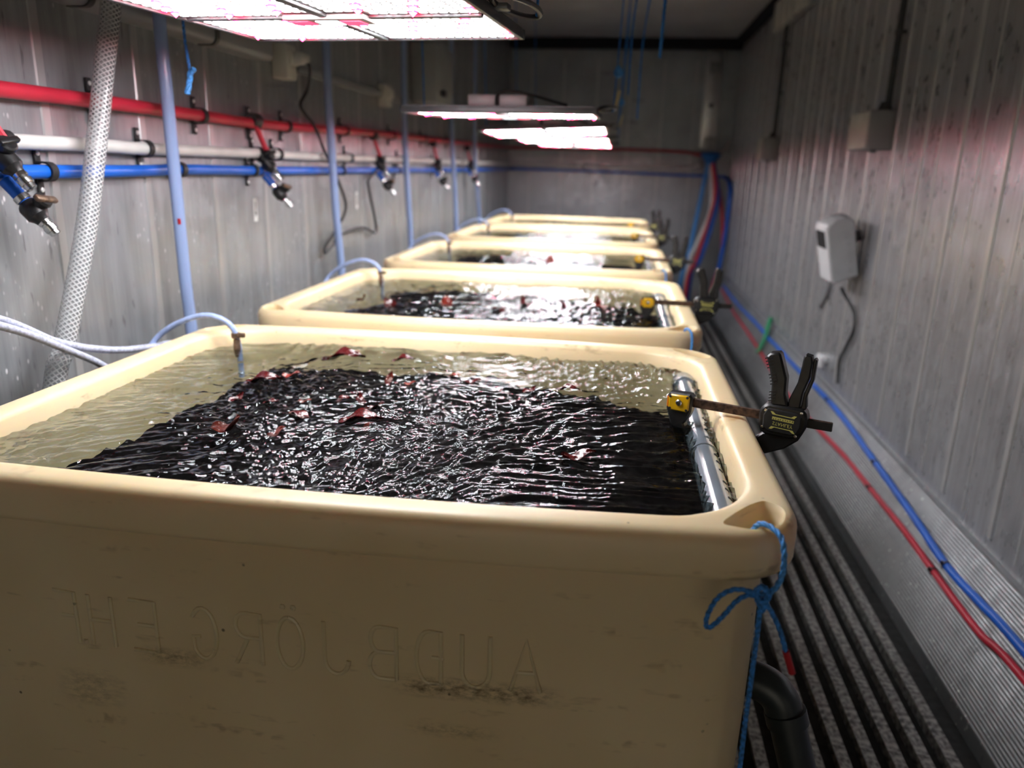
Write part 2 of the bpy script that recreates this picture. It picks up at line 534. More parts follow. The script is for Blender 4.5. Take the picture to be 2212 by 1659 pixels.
# ================================================================== THE CONTAINER
# floor: dark channel plate with extruded bars
fl = MB().box((-0.03, (YB + YF) / 2, -0.055), (2.4, YB - YF + 0.2, 0.02)).build('floor', 'pit', origin=False)
struct(fl, 'aluminium grating floor of long parallel bars with black channels between', 'floor')
bar_me = None
x = -1.14
for i in range(33):
    bx = 0.405 - 0.0635 * 24 + 0.0635 * i
    if bx < XL + 0.03 or bx > 0.905:
        continue
    if bar_me is None:
        prof = [(-0.0142, 0.0), (0.0142, 0.0), (0.0148, -0.004), (0.006, -0.008), (0.005, -0.045), (-0.005, -0.045), (-0.006, -0.008), (-0.0148, -0.004)]
        bar_me = MB().prism(prof, YF, YB - 0.02).mesh('floor_bar')
        bar_me.materials.append(MAT['bar'])
    o = bpy.data.objects.new('floor_bar', bar_me); COL.objects.link(o)
    o.location = (bx, 0, 0); o.parent = fl

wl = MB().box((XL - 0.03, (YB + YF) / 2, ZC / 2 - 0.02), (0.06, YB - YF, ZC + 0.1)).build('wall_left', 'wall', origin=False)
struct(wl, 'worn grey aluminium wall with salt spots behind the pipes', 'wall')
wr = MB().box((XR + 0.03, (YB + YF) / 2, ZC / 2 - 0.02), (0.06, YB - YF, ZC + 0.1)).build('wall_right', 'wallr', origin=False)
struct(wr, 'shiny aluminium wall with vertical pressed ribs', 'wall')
wb = MB().box((-0.03, YB + 0.03, ZC / 2 - 0.02), (2.4, 0.06, ZC + 0.1)).build('wall_back', 'wall', origin=False)
struct(wb, 'grey aluminium end wall with pipes across it', 'wall')
ce = MB().box((-0.03, (YB + YF) / 2, ZC + 0.03), (2.4, YB - YF, 0.06)).build('ceiling', 'ceil', origin=False)
struct(ce, 'plain pale grey ceiling panel', 'ceiling')

# pressed ribs: flattened bars with rounded ends, slightly proud of the sheet
def rib_mesh(z0, z1, hw, proud, sgn, mat='rib'):
    mb = MB()
    prof = [(-hw, 0), (-hw * 0.8, proud), (hw * 0.8, proud), (hw, 0)]
    rows = []
    n = 5
    for k in range(n + 1):
        a = math.pi / 2 * k / n
        rows.append((z0 + hw * (1 - math.sin(a)), math.cos(a) if False else math.sin(a) if k else 0.05))
    rows = [(z0 + hw * (1 - math.cos(math.pi / 2 * k / n)), max(0.05, math.sin(math.pi / 2 * k / n))) for k in range(n + 1)]
    top = [(z0 + z1 - z, s_) for z, s_ in reversed(rows)]
    allr = rows + top
    vs, fs = [], []
    for z, s_ in allr:
        for y, x_ in prof:
            vs.append((sgn * x_ * min(1, s_ * 1.3), y * s_, z))
    for i in range(len(allr) - 1):
        for k in range(3):
            fs.append((i * 4 + k, i * 4 + k + 1, (i + 1) * 4 + k + 1, (i + 1) * 4 + k))
    mb.add(vs, fs)
    me = mb.mesh('rib', 30); me.materials.append(MAT[mat])
    return me
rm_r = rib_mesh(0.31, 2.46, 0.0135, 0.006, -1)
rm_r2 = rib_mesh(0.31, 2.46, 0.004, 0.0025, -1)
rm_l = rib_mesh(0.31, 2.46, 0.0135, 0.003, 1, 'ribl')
y = 2.154 - 0.3325 * 11
k = 0
while y < YB - 0.05:
    if y > YF + 0.05:
        o = bpy.data.objects.new('rib', rm_r); COL.objects.link(o); o.location = (XR, y, 0); o.parent = wr
        if y + 0.185 < YB - 0.05:
            o = bpy.data.objects.new('crease', rm_r2); COL.objects.link(o); o.location = (XR, y + 0.185, 0); o.parent = wr
    y += 0.3325; k += 1
y = 1.523 - 0.3325 * 9
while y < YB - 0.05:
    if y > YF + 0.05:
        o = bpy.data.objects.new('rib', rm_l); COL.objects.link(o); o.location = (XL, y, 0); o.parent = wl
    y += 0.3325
rm_b = rib_mesh(0.31, 2.36, 0.010, 0.003, 1, 'ribl')
for x in (-0.95, -0.62, -0.28, 0.05, 0.38, 0.7):
    o = bpy.data.objects.new('rib', rm_b); COL.objects.link(o); o.location = (x, YB, 0); o.rotation_euler = (0, 0, -math.pi / 2); o.parent = wb

# ribbed scuff plates along the foot of the walls
def kick(sgn, x0, x1, z1, name, label):
    mb = MB()
    n = 62
    prof = []
    for i in range(n + 1):
        t = i / n
        px = x0 + (x1 - x0) * t; pz = z1 * t
        nx, nz = (-(z1), (x1 - x0)) if sgn > 0 else (z1, -(x1 - x0))
        l = math.hypot(nx, nz)
        h = 0.0013 if i % 2 else 0
        prof.append((px + nx / l * h, pz + nz / l * h))
    top = (XR + 0.001) if sgn > 0 else (XL - 0.001)
    prof += [(x1 + 0.002 * sgn, z1 + 0.006), (top, z1 + 0.010)]
    prof += [(top, -0.045), (x0, -0.045)]
    mb.prism(prof, YF, YB - 0.005)
    o = mb.build(name, 'kick', sharp=12, origin=False)
    return struct(o, label, 'scuff plate')
kick(1, 0.937, 1.090, 0.268, 'trim_1', 'sloping ribbed aluminium scuff plate along the right wall foot')
kick(-1, -1.045, -1.160, 0.20, 'trim_2', 'ribbed scuff plate along the foot of the left wall behind the tubs')

# black bands under the ceiling and the posts in the far corner
o = MB().box((-0.03, YB - 0.06, 2.495), (2.27, 0.12, 0.10)).build('trim_3', 'black_band', origin=False)
struct(o, 'black band under the ceiling along the end wall', 'black_band')
o = MB().box((XR - 0.035, (YB + YF) / 2, 2.51), (0.07, YB - YF - 0.01, 0.06)).build('trim_4', 'black_band', origin=False)
struct(o, 'black band where the right wall meets the ceiling', 'black_band')
post = struct(MB().box((0.86, YB - 0.018, 1.98), (0.16, 0.035, 0.92), ch=0.004).build('trim_5', 'rib', origin=False), 'pale upright cover strip in the far right corner', 'cover strip')
MB().cyl((0.86, YB - 0.036, 1.93), (0.86, YB - 0.046, 1.93), 0.022, 14).build('dark_plug', 'hole', post)
MB().box((0.865, YB - 0.045, 2.28), (0.10, 0.02, 0.10), ch=0.003).build('plate', 'boxg', post)
# unseen end: opening made up for fill light, header added to keep it low
for (xx, ww, nm, lb) in ((XL + 0.14, 0.28, 'wall_front_left', 'unseen aluminium jamb beside the added light opening'), (XR - 0.14, 0.28, 'wall_front_right', 'unseen aluminium jamb on the other side of the added light opening')):
    struct(MB().box((xx, YF - 0.03, ZC / 2), (ww, 0.06, ZC + 0.06)).build(nm, 'wall', origin=False), lb, 'wall')
struct(MB().box((-0.03, YF - 0.03, 2.0), (1.75, 0.06, 1.10)).build('unseen_light_header', 'wall', origin=False), 'unseen aluminium header added to keep the entering light low', 'wall')

# ================================================================== PIPES ON THE LEFT AND END WALLS
def ring_pipe(name, mat, pts, r, label):
    o = MB().tube(catmull(pts, 10), r, 14).build(name, mat)
    return tag(o, label, 'pipe')
ring_pipe('water_pipe', 'red', [(XL + 0.026, -1.2, 1.41), (XL + 0.026, 0.6, 1.405), (XL + 0.026, 1.20, 1.411), (XL + 0.026, 1.66, 1.413), (XL + 0.026, 2.09, 1.410), (XL + 0.026, 2.5, 1.408), (XL + 0.026, 3.2, 1.422), (XL + 0.026, 4.0, 1.434), (XL + 0.026, 5.6, 1.45), (XL + 0.026, 7.6, 1.475), (XL + 0.04, 8.2, 1.482), (XL + 0.16, YB - 0.03, 1.485), (-0.2, YB - 0.026, 1.49), (0.55, YB - 0.026, 1.485), (0.82, YB - 0.1, 1.45)], 0.0155, 'red pipe along the left wall, topmost of the three')
ring_pipe('water_pipe', 'white', [(XL + 0.024, -1.2, 1.318), (XL + 0.024, 1.39, 1.320), (XL + 0.024, 1.81, 1.317), (XL + 0.024, 2.5, 1.317), (XL + 0.024, 3.1, 1.314), (XL + 0.024, 5.6, 1.316), (XL + 0.024, 7.9, 1.317), (XL + 0.06, 8.28, 1.317), (XL + 0.2, YB - 0.024, 1.317), (-0.2, YB - 0.024, 1.318), (0.6, YB - 0.024, 1.318), (0.80, YB - 0.1, 1.36)], 0.0150, 'white pipe along the left wall between the red and blue pipes')
ring_pipe('water_pipe', 'blue', [(XL + 0.024, -1.2, 1.265), (XL + 0.024, 1.48, 1.264), (XL + 0.024, 1.97, 1.268), (XL + 0.024, 2.5, 1.264), (XL + 0.024, 3.66, 1.263), (XL + 0.024, 5.6, 1.262), (XL + 0.024, 7.9, 1.264), (XL + 0.06, 8.28, 1.27), (XL + 0.2, YB - 0.024, 1.272), (-0.2, YB - 0.024, 1.268), (0.5, YB - 0.024, 1.255), (1.04, YB - 0.024, 1.25)], 0.0140, 'blue pipe along the left wall, lowest of the three')

def make_clip(r):
    """saddle clip standing on the wall x = 0, pipe along y at x = 0.024"""
    root = thing('pipe_clip', '', 'pipe clip')
    mb = MB()
    arc = [Vector((0.003, 0, r + 0.003))]
    for i in range(9):
        a = math.pi / 2 - math.pi * i / 8
        arc.append(Vector((0.024 + (r + 0.0022) * math.cos(a), 0, (r + 0.0022) * math.sin(a))))
    arc.append(Vector((0.003, 0, -r - 0.003)))
    vs, fs = [], []
    fr = []
    for i, p in enumerate(arc):
        t = (arc[min(i + 1, len(arc) - 1)] - arc[max(i - 1, 0)]).normalized()
        nrm = Vector((t.z, 0, -t.x)) * -1
        for dy, dn in ((-0.009, 0), (0.009, 0), (0.009, 0.0035), (-0.009, 0.0035)):
            vs.append(p + Vector((0, dy, 0)) + nrm * dn)
    for i in range(len(arc) - 1):
        for k in range(4):
            k2 = (k + 1) % 4
            fs.append((i * 4 + k, i * 4 + k2, (i + 1) * 4 + k2, (i + 1) * 4 + k))
    mb.add(vs, fs)
    mb.build('strap', 'blackm', root)
    for s_ in (-1, 1):
        zc = s_ * (r + 0.017)
        ft = MB().box((0.0035, 0, zc), (0.006, 0.017, 0.034), ch=0.0025).build('foot', 'blackm', root)
        MB().lathe((0.006, 0, zc + s_ * 0.005), (1, 0, 0), [(0, 0.0052), (0.002, 0.005), (0.003, 0.003), (0.0031, 0.0005)], 12).build('screw', 'screw', ft)
    return root
clip_spots = {'red': (0.0155, [(1.662, 1.413), (2.094, 1.410), (2.42, 1.408), (2.66, 1.411), (3.25, 1.423), (3.95, 1.433), (4.6, 1.441), (5.3, 1.448)]),
              'white': (0.015, [(1.372, 1.320), (1.824, 1.317), (2.435, 1.317), (2.58, 1.317), (3.3, 1.314), (4.1, 1.315), (4.9, 1.316), (5.7, 1.316)]),
              'blue': (0.014, [(1.477, 1.264), (1.968, 1.268), (2.39, 1.265), (3.2, 1.263), (4.05, 1.263), (4.9, 1.262), (5.7, 1.262)])}
NTH = ['nearest', 'second', 'third', 'fourth', 'fifth', 'sixth', 'seventh', 'eighth']
for cname, (r, spots) in clip_spots.items():
    proto = None
    for i, (yy, zz) in enumerate(spots):
        if proto is None:
            o = proto = make_clip(r)
        else:
            o = copy_tree(proto)
        o.location = (XL, yy, zz)
        if cname == 'red':
            o.location = (XL + 0.002, yy, zz)
        o['label'] = f'black saddle clip on the {cname} pipe, {NTH[i]} from the camera' if i else f'black saddle clip on the {cname} pipe, nearest of its row'
        o['group'] = f'clips holding the {cname} pipe'

# valve stations
def make_station():
    root = thing('valve_station', '', 'valve')
    X0 = 0.0      # wall at x = 0
    # red branch from red pipe to the mixing body
    b = MB().tube(catmull([(0.03, -0.03, 0.155), (0.036, -0.02, 0.12), (0.046, 0.0, 0.075), (0.058, 0.012, 0.045)], 6), 0.0085, 10).build('red_branch', 'red', root)
    MB().lathe((0.03, -0.055, 0.155), (0, 1, 0), [(0, 0.0185), (0.004, 0.021), (0.046, 0.021), (0.05, 0.0185)], 14).build('tee', 'black', root)
    # upper valve on the white pipe
    d = Vector((0.62, 0.10, -0.78)).normalized()
    p = Vector((0.030, 0.0, 0.050))
    up = MB().lathe(p - d * 0.012, d, [(0, 0.016), (0.004, 0.0215), (0.022, 0.0215), (0.026, 0.018), (0.034, 0.018), (0.037, 0.021), (0.062, 0.0205), (0.07, 0.014), (0.078, 0.012)], 16).build('valve_body', 'black', root)
    kd = Vector((0.66, -0.15, 0.6)).normalized()
    kc = p + d * 0.020
    MB().lathe(kc, kd, [(0, 0.014), (0.018, 0.0155), (0.022, 0.018), (0.030, 0.018), (0.033, 0.015)], 16).build('knob', 'black', up)
    MB().box(kc + kd * 0.036, (0.012, 0.044, 0.010), Vector((0, 0, 1)).rotation_difference(kd).to_matrix(), ch=0.003).build('lever', 'black', up)
    e = p + d * 0.064
    MB().lathe(e, d, [(0, 0.0125), (0.008, 0.0135), (0.009, 0.0110), (0.014, 0.0110), (0.015, 0.0135), (0.024, 0.0130), (0.025, 0.0105), (0.034, 0.0105)], 16).build('nozzle', 'chrome', up)
    # lower valve on the blue pipe
    d2 = Vector((0.60, 0.16, -0.78)).normalized()
    q = Vector((0.034, 0.012, -0.012))
    MB().cyl(q, q + d2 * 0.05, 0.0125, 14).build('blue_stub', 'blue', root)
    MB().lathe(q + d2 * 0.036, d2, [(0, 0.0128), (0.001, 0.0148), (0.012, 0.0148), (0.013, 0.0128)], 16).build('ring', 'chrome', root)
    q2 = q + d2 * 0.050
    lo = MB().lathe(q2, d2, [(0, 0.013), (0.004, 0.018), (0.010, 0.021), (0.032, 0.021), (0.040, 0.015), (0.046, 0.013)], 16).build('valve_body', 'black', root)
    kd2 = Vector((0.66, 0.1, 0.62)).normalized()
    rot = Vector((0, 0, 1)).rotation_difference(kd2).to_matrix()
    MB().lathe(q2 + d2 * 0.02, kd2, [(0, 0.014), (0.022, 0.0145), (0.026, 0.017), (0.032, 0.016)], 14).build('stem', 'black', lo)
    MB().box(q2 + d2 * 0.022 + kd2 * 0.034, (0.014, 0.058, 0.010), rot, ch=0.004).build('lever', 'brass', lo)
    e = q2 + d2 * 0.044
    MB().lathe(e, d2, [(0, 0.0125), (0.008, 0.0130), (0.009, 0.0105), (0.013, 0.0105), (0.014, 0.0125), (0.024, 0.0120), (0.025, 0.0098), (0.032, 0.0098)], 16).build('nozzle', 'chrome', lo)
    return root
st = None
for i, yy in enumerate((1.335, 2.44, 3.66, 4.85, 5.95)):
    if st is None:
        o = st = make_station()
    else:
        o = copy_tree(st)
    o.location = (XL, yy, 1.262)
    o['label'] = ['pair of black valves with metal nozzles at the left picture edge', 'black twin valves below the red branch, above the arrow sticker', 'black twin valves beside the hanging grey cable loop', 'black twin valves, fourth from the camera along the left wall', 'black twin valves, farthest from the camera on the left wall'][i]
    o['group'] = 'valve stations on the left wall pipes'

# white arrow stickers
for i, (yy, zz) in enumerate(((2.438, 1.138), (3.45, 1.13))):
    t = thing('arrow_sticker', ['white sticker with a black arrow below the second valve', 'blurred white sticker beside the hanging grey cable'][i], 'sticker', (XL, yy, zz - 0.035), group='white stickers on the left wall')
    MB().box((0.0009, 0, 0.037), (0.0012, 0.026, 0.074)).build('sheet', 'sticker', t)
    ar = MB().box((0.0019, 0, 0.046), (0.0008, 0.0045, 0.034))
    ar.prism([(-0.006, 0.030), (0.006, 0.030), (0.0, 0.014)], 0.0015, 0.0023, frame=Matrix(((0, 1, 0, 0), (1, 0, 0, 0), (0, 0, 1, 0), (0, 0, 0, 1))))
    ar.build('arrow', 'ink', t)

# trunking high on the left wall
t = thing('pipe_duct', 'rounded grey duct high on the left wall', 'duct', (XL, 0.4, 1.600))
def rprof(wd, ht, rad=0.02):
    pts = []
    for (cx, cz, a0) in ((wd - rad, ht - rad, 0), (0, ht, None), (0, 0, None), (wd - rad, rad, -90)):
        if a0 is None:
            pts.append((cx, cz))
        else:
            for i in range(6):
                a = math.radians(a0 + 18 * i); pts.append((cx + rad * math.cos(a), cz + rad * math.sin(a)))
    return pts
def order(p):
    c = (sum(q[0] for q in p) / len(p), sum(q[1] for q in p) / len(p))
    return sorted(p, key=lambda q: math.atan2(q[1] - c[1], q[0] - c[0]))
MB().prism(order(rprof(0.055, 0.085)), -1.9, 2.12).build('casing', 'trunk', t)
for yy in (1.235, 1.76):
    cl = MB().prism(order(rprof(0.060, 0.090, 0.022)), yy - 0.008, yy + 0.008, frame=Matrix.Translation((0, 0, -0.0025))).build('strap', 'conduit', t)
t = thing('cable_trunk', 'thin grey cable trunk along the left wall beyond the socket', 'cable trunk', (XL, 2.8, 1.6))
MB().box((0.012, 0.75, 0.014), (0.024, 1.5, 0.028), ch=0.003).build('casing', 'trunk', t)

# ================================================================== TUBS
CX, CYT = -0.3735, 1.3065
def rrect(inset, r, bow, ns=12, nc=9):
    x0, x1, y0, y1 = -0.990 + inset, 0.243 - inset, 0.828 + inset, 1.785 - inset
    pts = []
    corners = [(x1 - r, y0 + r, -90), (x1 - r, y1 - r, 0), (x0 + r, y1 - r, 90), (x0 + r, y0 + r, 180)]
    for ci, (cx, cyy, a0) in enumerate(corners):
        for i in range(nc + 1):
            a = math.radians(a0 + 90 * i / nc)
            pts.append([cx + r * math.cos(a), cyy + r * math.sin(a)])
        nx = corners[(ci + 1) % 4]
        e = pts[-1]
        a = math.radians(nx[2])
        s_ = [nx[0] + r * math.cos(a), nx[1] + r * math.sin(a)]
        for i in range(1, ns):
            t = i / ns
            pts.append([e[0] + (s_[0] - e[0]) * t, e[1] + (s_[1] - e[1]) * t])
    out = []
    for px, py in pts:
        u = max(-1, min(1, (px - CX) / 0.6165)); v = (py - CYT) / 0.4785
        g = (1 - u * u)
        if abs(v) > 0.5:
            py += math.copysign(bow * g * min(1, (abs(v) - 0.5) / 0.3), v)
        out.append((px - CX, py - CYT))
    return out
def make_tub():
    prof = [(0.060, 0.055, 0.07), (0.045, 0.065, 0.055), (0.040, 0.075, 0.07), (0.0315, 0.078, 0.60), (0.0305, 0.078, 0.836), (0.028, 0.079, 0.8405), (0.007, 0.083, 0.8415), (0.002, 0.085, 0.845), (0.0, 0.085, 0.851),
            (0.0, 0.085, 0.884), (0.0015, 0.085, 0.892), (0.006, 0.085, 0.899), (0.012, 0.086, 0.902), (0.018, 0.088, 0.903),
            (0.038, 0.115, 0.903), (0.044, 0.122, 0.9022), (0.0495, 0.127, 0.8985), (0.0525, 0.129, 0.892), (0.056, 0.13, 0.862), (0.062, 0.13, 0.78), (0.085, 0.13, 0.22), (0.11, 0.11, 0.19)]
    mb = MB(); vs, fs = [], []
    n = None
    for ins, r, z in prof:
        lp = rrect(ins, r, 0.025)
        n = len(lp)
        vs += [(a, b, z) for a, b in lp]
    for j in range(len(prof) - 1):
        for i in range(n):
            i2 = (i + 1) % n
            fs.append((j * n + i, j * n + i2, (j + 1) * n + i2, (j + 1) * n + i))
    fs.append(tuple(reversed(range(n)))); fs.append(tuple((len(prof) - 1) * n + i for i in range(n)))
    mb.add(vs, fs)
    me = mb.mesh('tub_shell', 40)
    o = bpy.data.objects.new('shell', me); COL.objects.link(o)
    me.materials.append(MAT['tub'])
    # corner pockets
    pk = [(0.150, 0.857), (0.158, 0.848), (0.182, 0.846), (0.208, 0.861), (0.2205, 0.884), (0.2205, 0.906), (0.205, 0.921), (0.190, 0.912), (0.170, 0.888)]
    c2 = MB()
    base = [(p.x - CX, p.y - CYT) for p in catmull([(a, b, 0) for a, b in pk], 4, True)]
    for sx in (1, -1):
        for sy_ in (1, -1):
            pl = [(a * sx, b * sy_) for a, b in base]
            m = len(pl)
            v2 = []
            for zz, sc_ in ((0.846, 0.86), (0.856, 0.94), (0.893, 0.99), (0.8985, 1.02), (0.903, 1.10), (0.93, 1.5)):
                gx = sum(q[0] for q in pl) / m; gy = sum(q[1] for q in pl) / m
                v2 += [(gx + (q[0] - gx) * sc_, gy + (q[1] - gy) * sc_, zz) for q in pl]
            f2 = []
            for j in range(5):
                for i in range(m):
                    i2 = (i + 1) % m
                    f2.append((j * m + i, j * m + i2, (j + 1) * m + i2, (j + 1) * m + i))
            f2.append(tuple(reversed(range(m)))); f2.append(tuple(5 * m + i for i in range(m)))
            c2.add(v2, f2)
    cm = c2.mesh('cutter')
    co = bpy.data.objects.new('cutter', cm); COL.objects.link(co)
    md = o.modifiers.new('b', 'BOOLEAN'); md.operation = 'DIFFERENCE'; md.solver = 'EXACT'; md.object = co
    dg = bpy.context.evaluated_depsgraph_get()
    ev = o.evaluated_get(dg)
    nm = bpy.data.meshes.new_from_object(ev)
    o.modifiers.clear()
    bpy.data.objects.remove(co, do_unlink=True)
    o.data = nm
    nm.name = 'tub_shell'
    for p in nm.polygons: p.use_smooth = True
    nm.set_sharp_from_angle(angle=math.radians(40))
    return o
shell0 = make_tub()

# raised lettering, mirrored as it stands in the photograph
def arcp(cx, cyy, rx, ry, a0, a1, n=10):
    return [(cx + rx * math.cos(math.radians(a0 + (a1 - a0) * i / n)), cyy + ry * math.sin(math.radians(a0 + (a1 - a0) * i / n))) for i in range(n + 1)]
GL = {
 'A': [[(0, 0), (0.5, 1), (1, 0)], [(0.2, 0.36), (0.8, 0.36)]],
 'U': [[(0, 1), (0, 0.3)] + arcp(0.5, 0.3, 0.5, 0.3, 180, 360)[1:-1] + [(1, 0.3), (1, 1)]],
 'Ð': [[(0, 0), (0, 1), (0.45, 1)] + arcp(0.45, 0.5, 0.5, 0.5, 90, -90)[1:-1] + [(0.45, 0), (0, 0)], [(-0.12, 0.5), (0.35, 0.5)]],
 'B': [[(0, 0), (0, 1), (0.6, 1)] + arcp(0.6, 0.76, 0.34, 0.24, 90, -90, 8)[1:-1] + [(0.6, 0.52), (0, 0.52)], [(0.6, 0.52)] + arcp(0.6, 0.26, 0.4, 0.26, 90, -90, 8)[1:-1] + [(0.6, 0), (0, 0)]],
 'J': [[(0.9, 1), (0.9, 0.3)] + arcp(0.45, 0.28, 0.45, 0.28, 0, -180)[1:]],
 'Ö': [arcp(0.5, 0.5, 0.5, 0.5, 90, 450, 22), arcp(0.3, 1.2, 0.03, 0.02, 0, 360, 6), arcp(0.7, 1.2, 0.03, 0.02, 0, 360, 6)],
 'R': [[(0, 0), (0, 1), (0.55, 1)] + arcp(0.55, 0.76, 0.4, 0.24, 90, -90, 8)[1:-1] + [(0.55, 0.52), (0, 0.52)], [(0.5, 0.52), (1, 0)]],
 'G': [arcp(0.5, 0.5, 0.5, 0.5, 40, 320, 16) + [(0.9, 0.44), (0.62, 0.44)]],
 'E': [[(1, 1), (0, 1), (0, 0), (1, 0)], [(0, 0.52), (0.75, 0.52)]],
 'H': [[(0, 0), (0, 1)], [(1, 0), (1, 1)], [(0, 0.5), (1, 0.5)]],
 'F': [[(1, 1), (0, 1), (0, 0)], [(0, 0.52), (0.7, 0.52)]],
 '.': [arcp(0.5, 0.03, 0.03, 0.03, 0, 360, 6)],
}
WORD = [('A', -0.080, 0.038), ('U', -0.1445, 0.036), ('Ð', -0.207, 0.034), ('B', -0.2665, 0.036), ('J', -0.3305, 0.036), ('Ö', -0.392, 0.036), ('R', -0.450, 0.037), ('G', -0.513, 0.037), ('E', -0.600, 0.037), ('H', -0.663, 0.034), ('F', -0.717, 0.032), ('.', -0.692, 0.02)]
def wall_y(px):
    u = max(-1, min(1, (px - CX) / 0.6165))
    return 0.828 + 0.0312 - 0.025 * (1 - u * u)
def letters(root):
    for ch, cx_, wd in WORD:
        mb = MB()
        z0, h = (0.650, 0.077)
        for st_ in GL[ch]:
            pts = []
            dense = [Vector((a, b, 0)) for a, b in st_]
            for a in dense:
                X = cx_ - (a.x - 0.5) * wd
                pts.append(Vector((X, wall_y(X) + 0.0006, z0 + a.y * h)))
            mb.tube(pts, 0.0034, 8)
        o = mb.build('raised_letter', 'tub', root, world=True)

# water surface ------------------------------------------------------------
def water_mesh(step, seed, name):
    xs = np.arange(-0.94, 0.198, step); ys = np.arange(0.856, 1.766, step)
    X, Y = np.meshgrid(xs, ys)
    # swirling flow warps the ripples
    ang = 0.35 * pnoise(X * 2.3, Y * 2.3, seed + 5)
    wx = X + 0.05 * pnoise(X * 4, Y * 4, seed + 1); wy = Y + 0.05 * pnoise(X * 4 + 9, Y * 4, seed + 2)
    a = 0.45 + ang
    U = wx * np.cos(a) + wy * np.sin(a); V = -wx * np.sin(a) + wy * np.cos(a)
    h = 0.0080 * pnoise(X * 5, Y * 5, seed + 3)
    r1 = pnoise(U * 13, V * 26, seed + 4)
    h += 0.0065 * (0.6 - 2 * np.abs(r1)) * 0.8 + 0.0040 * r1
    h += 0.0060 * pnoise(U * 30, V * 52, seed + 6)
    h += 0.0033 * pnoise(U * 62 + 3, V * 92, seed + 7)
    h += 0.0013 * pnoise(X * 118, Y * 140, seed + 8)
    # the air lift boiling up near the middle
    d = np.hypot((X + 0.39) / 0.30, (Y - 1.36) / 0.20)
    boil = np.exp(-d ** 2)
    h += boil * (0.007 * np.abs(pnoise(X * 28, Y * 28, seed + 9)) + 0.0016 * pnoise(X * 85, Y * 85, seed + 10) + 0.003)
    calm = 1 - 0.55 * np.clip((-0.68 - X) / 0.2, 0, 1)
    h *= calm
    Z = 0.8675 + h
    sl_ = np.gradient(h, step)
    print('water slope rms', float(np.sqrt((sl_[0] ** 2 + sl_[1] ** 2).mean())))
    ny, nx = X.shape
    vs = np.stack([X - CX, Y - CYT, Z], -1).reshape(-1, 3)
    # keep what lies inside the tub's inner outline
    def inside(px, py):
        r = 0.13; x0, x1, y0, y1 = -0.945, 0.198, 0.85, 1.765
        qx = np.maximum(np.maximum(x0 + r - px, px - (x1 - r)), 0); qy = np.maximum(np.maximum(y0 + r - py, py - (y1 - r)), 0)
        return np.hypot(qx, qy) <= r
    ins = inside(X, Y)
    idx = np.arange(nx * ny).reshape(ny, nx)
    q = np.stack([idx[:-1, :-1], idx[:-1, 1:], idx[1:, 1:], idx[1:, :-1]], -1).reshape(-1, 4)
    ok = (ins[:-1, :-1] & ins[:-1, 1:] & ins[1:, 1:] & ins[1:, :-1]).reshape(-1)
    q = q[ok]
    used = np.unique(q); remap = -np.ones(nx * ny, int); remap[used] = np.arange(len(used))
    me = bpy.data.meshes.new(name)
    me.from_pydata(vs[used].tolist(), [], remap[q].tolist())
    me.polygons.foreach_set('use_smooth', np.ones(len(me.polygons), bool))
    me.update()
    return me

def weed_mesh(step, seed, name, bk=0.0):
    xs = np.arange(-0.915, 0.178, step); ys = np.arange(0.885, 1.735, step)
    X, Y = np.meshgrid(xs, ys)
    h = 0.020 * pnoise(X * 9, Y * 9, seed) + 0.016 * np.abs(pnoise(X * 22, Y * 22, seed + 1)) + 0.006 * pnoise(X * 60, Y * 60, seed + 2)
    edge = np.clip((-0.80 - X - 0.12 * (1.25 - Y) + 0.09 * pnoise(X * 7, Y * 7, seed + 3)) / 0.12, 0, 1)
    back = np.clip((Y - 1.645 - bk + 0.06 * pnoise(X * 8, Y * 4, seed + 4)) / 0.10, 0, 1)
    rb = np.clip((X - 0.02 + 1.6 * (Y - 1.52) + 0.10 * pnoise(X * 12, Y * 12, seed + 6)) / 0.14, 0, 1) * np.clip((Y - 1.36) / 0.1, 0, 1)
    Z = 0.834 + h - 0.25 * np.maximum(np.maximum(edge, back), rb)
    Z = np.minimum(Z, 0.855)
    ny, nx = X.shape
    idx = np.arange(nx * ny).reshape(ny, nx)
    q = np.stack([idx[:-1, :-1], idx[:-1, 1:], idx[1:, 1:], idx[1:, :-1]], -1).reshape(-1, 4)
    me = bpy.data.meshes.new(name)
    me.from_pydata(np.stack([X - CX, Y - CYT, Z], -1).reshape(-1, 3).tolist(), [], q.tolist())
    me.polygons.foreach_set('use_smooth', np.ones(len(me.polygons), bool))
    me.materials.append(MAT['weedmass'])
    return me

wm_near = water_mesh(0.0023, 11, 'water_near'); wm_near.materials.append(MAT['water'])
wm_far = [water_mesh(0.0058, 31, 'water_far_a'), water_mesh(0.0058, 57, 'water_far_b')]
for m_ in wm_far: m_.materials.append(MAT['water'])
weed_near = weed_mesh(0.006, 3, 'weed_near'); weed_far = weed_mesh(0.012, 8, 'weed_far', 0.06)

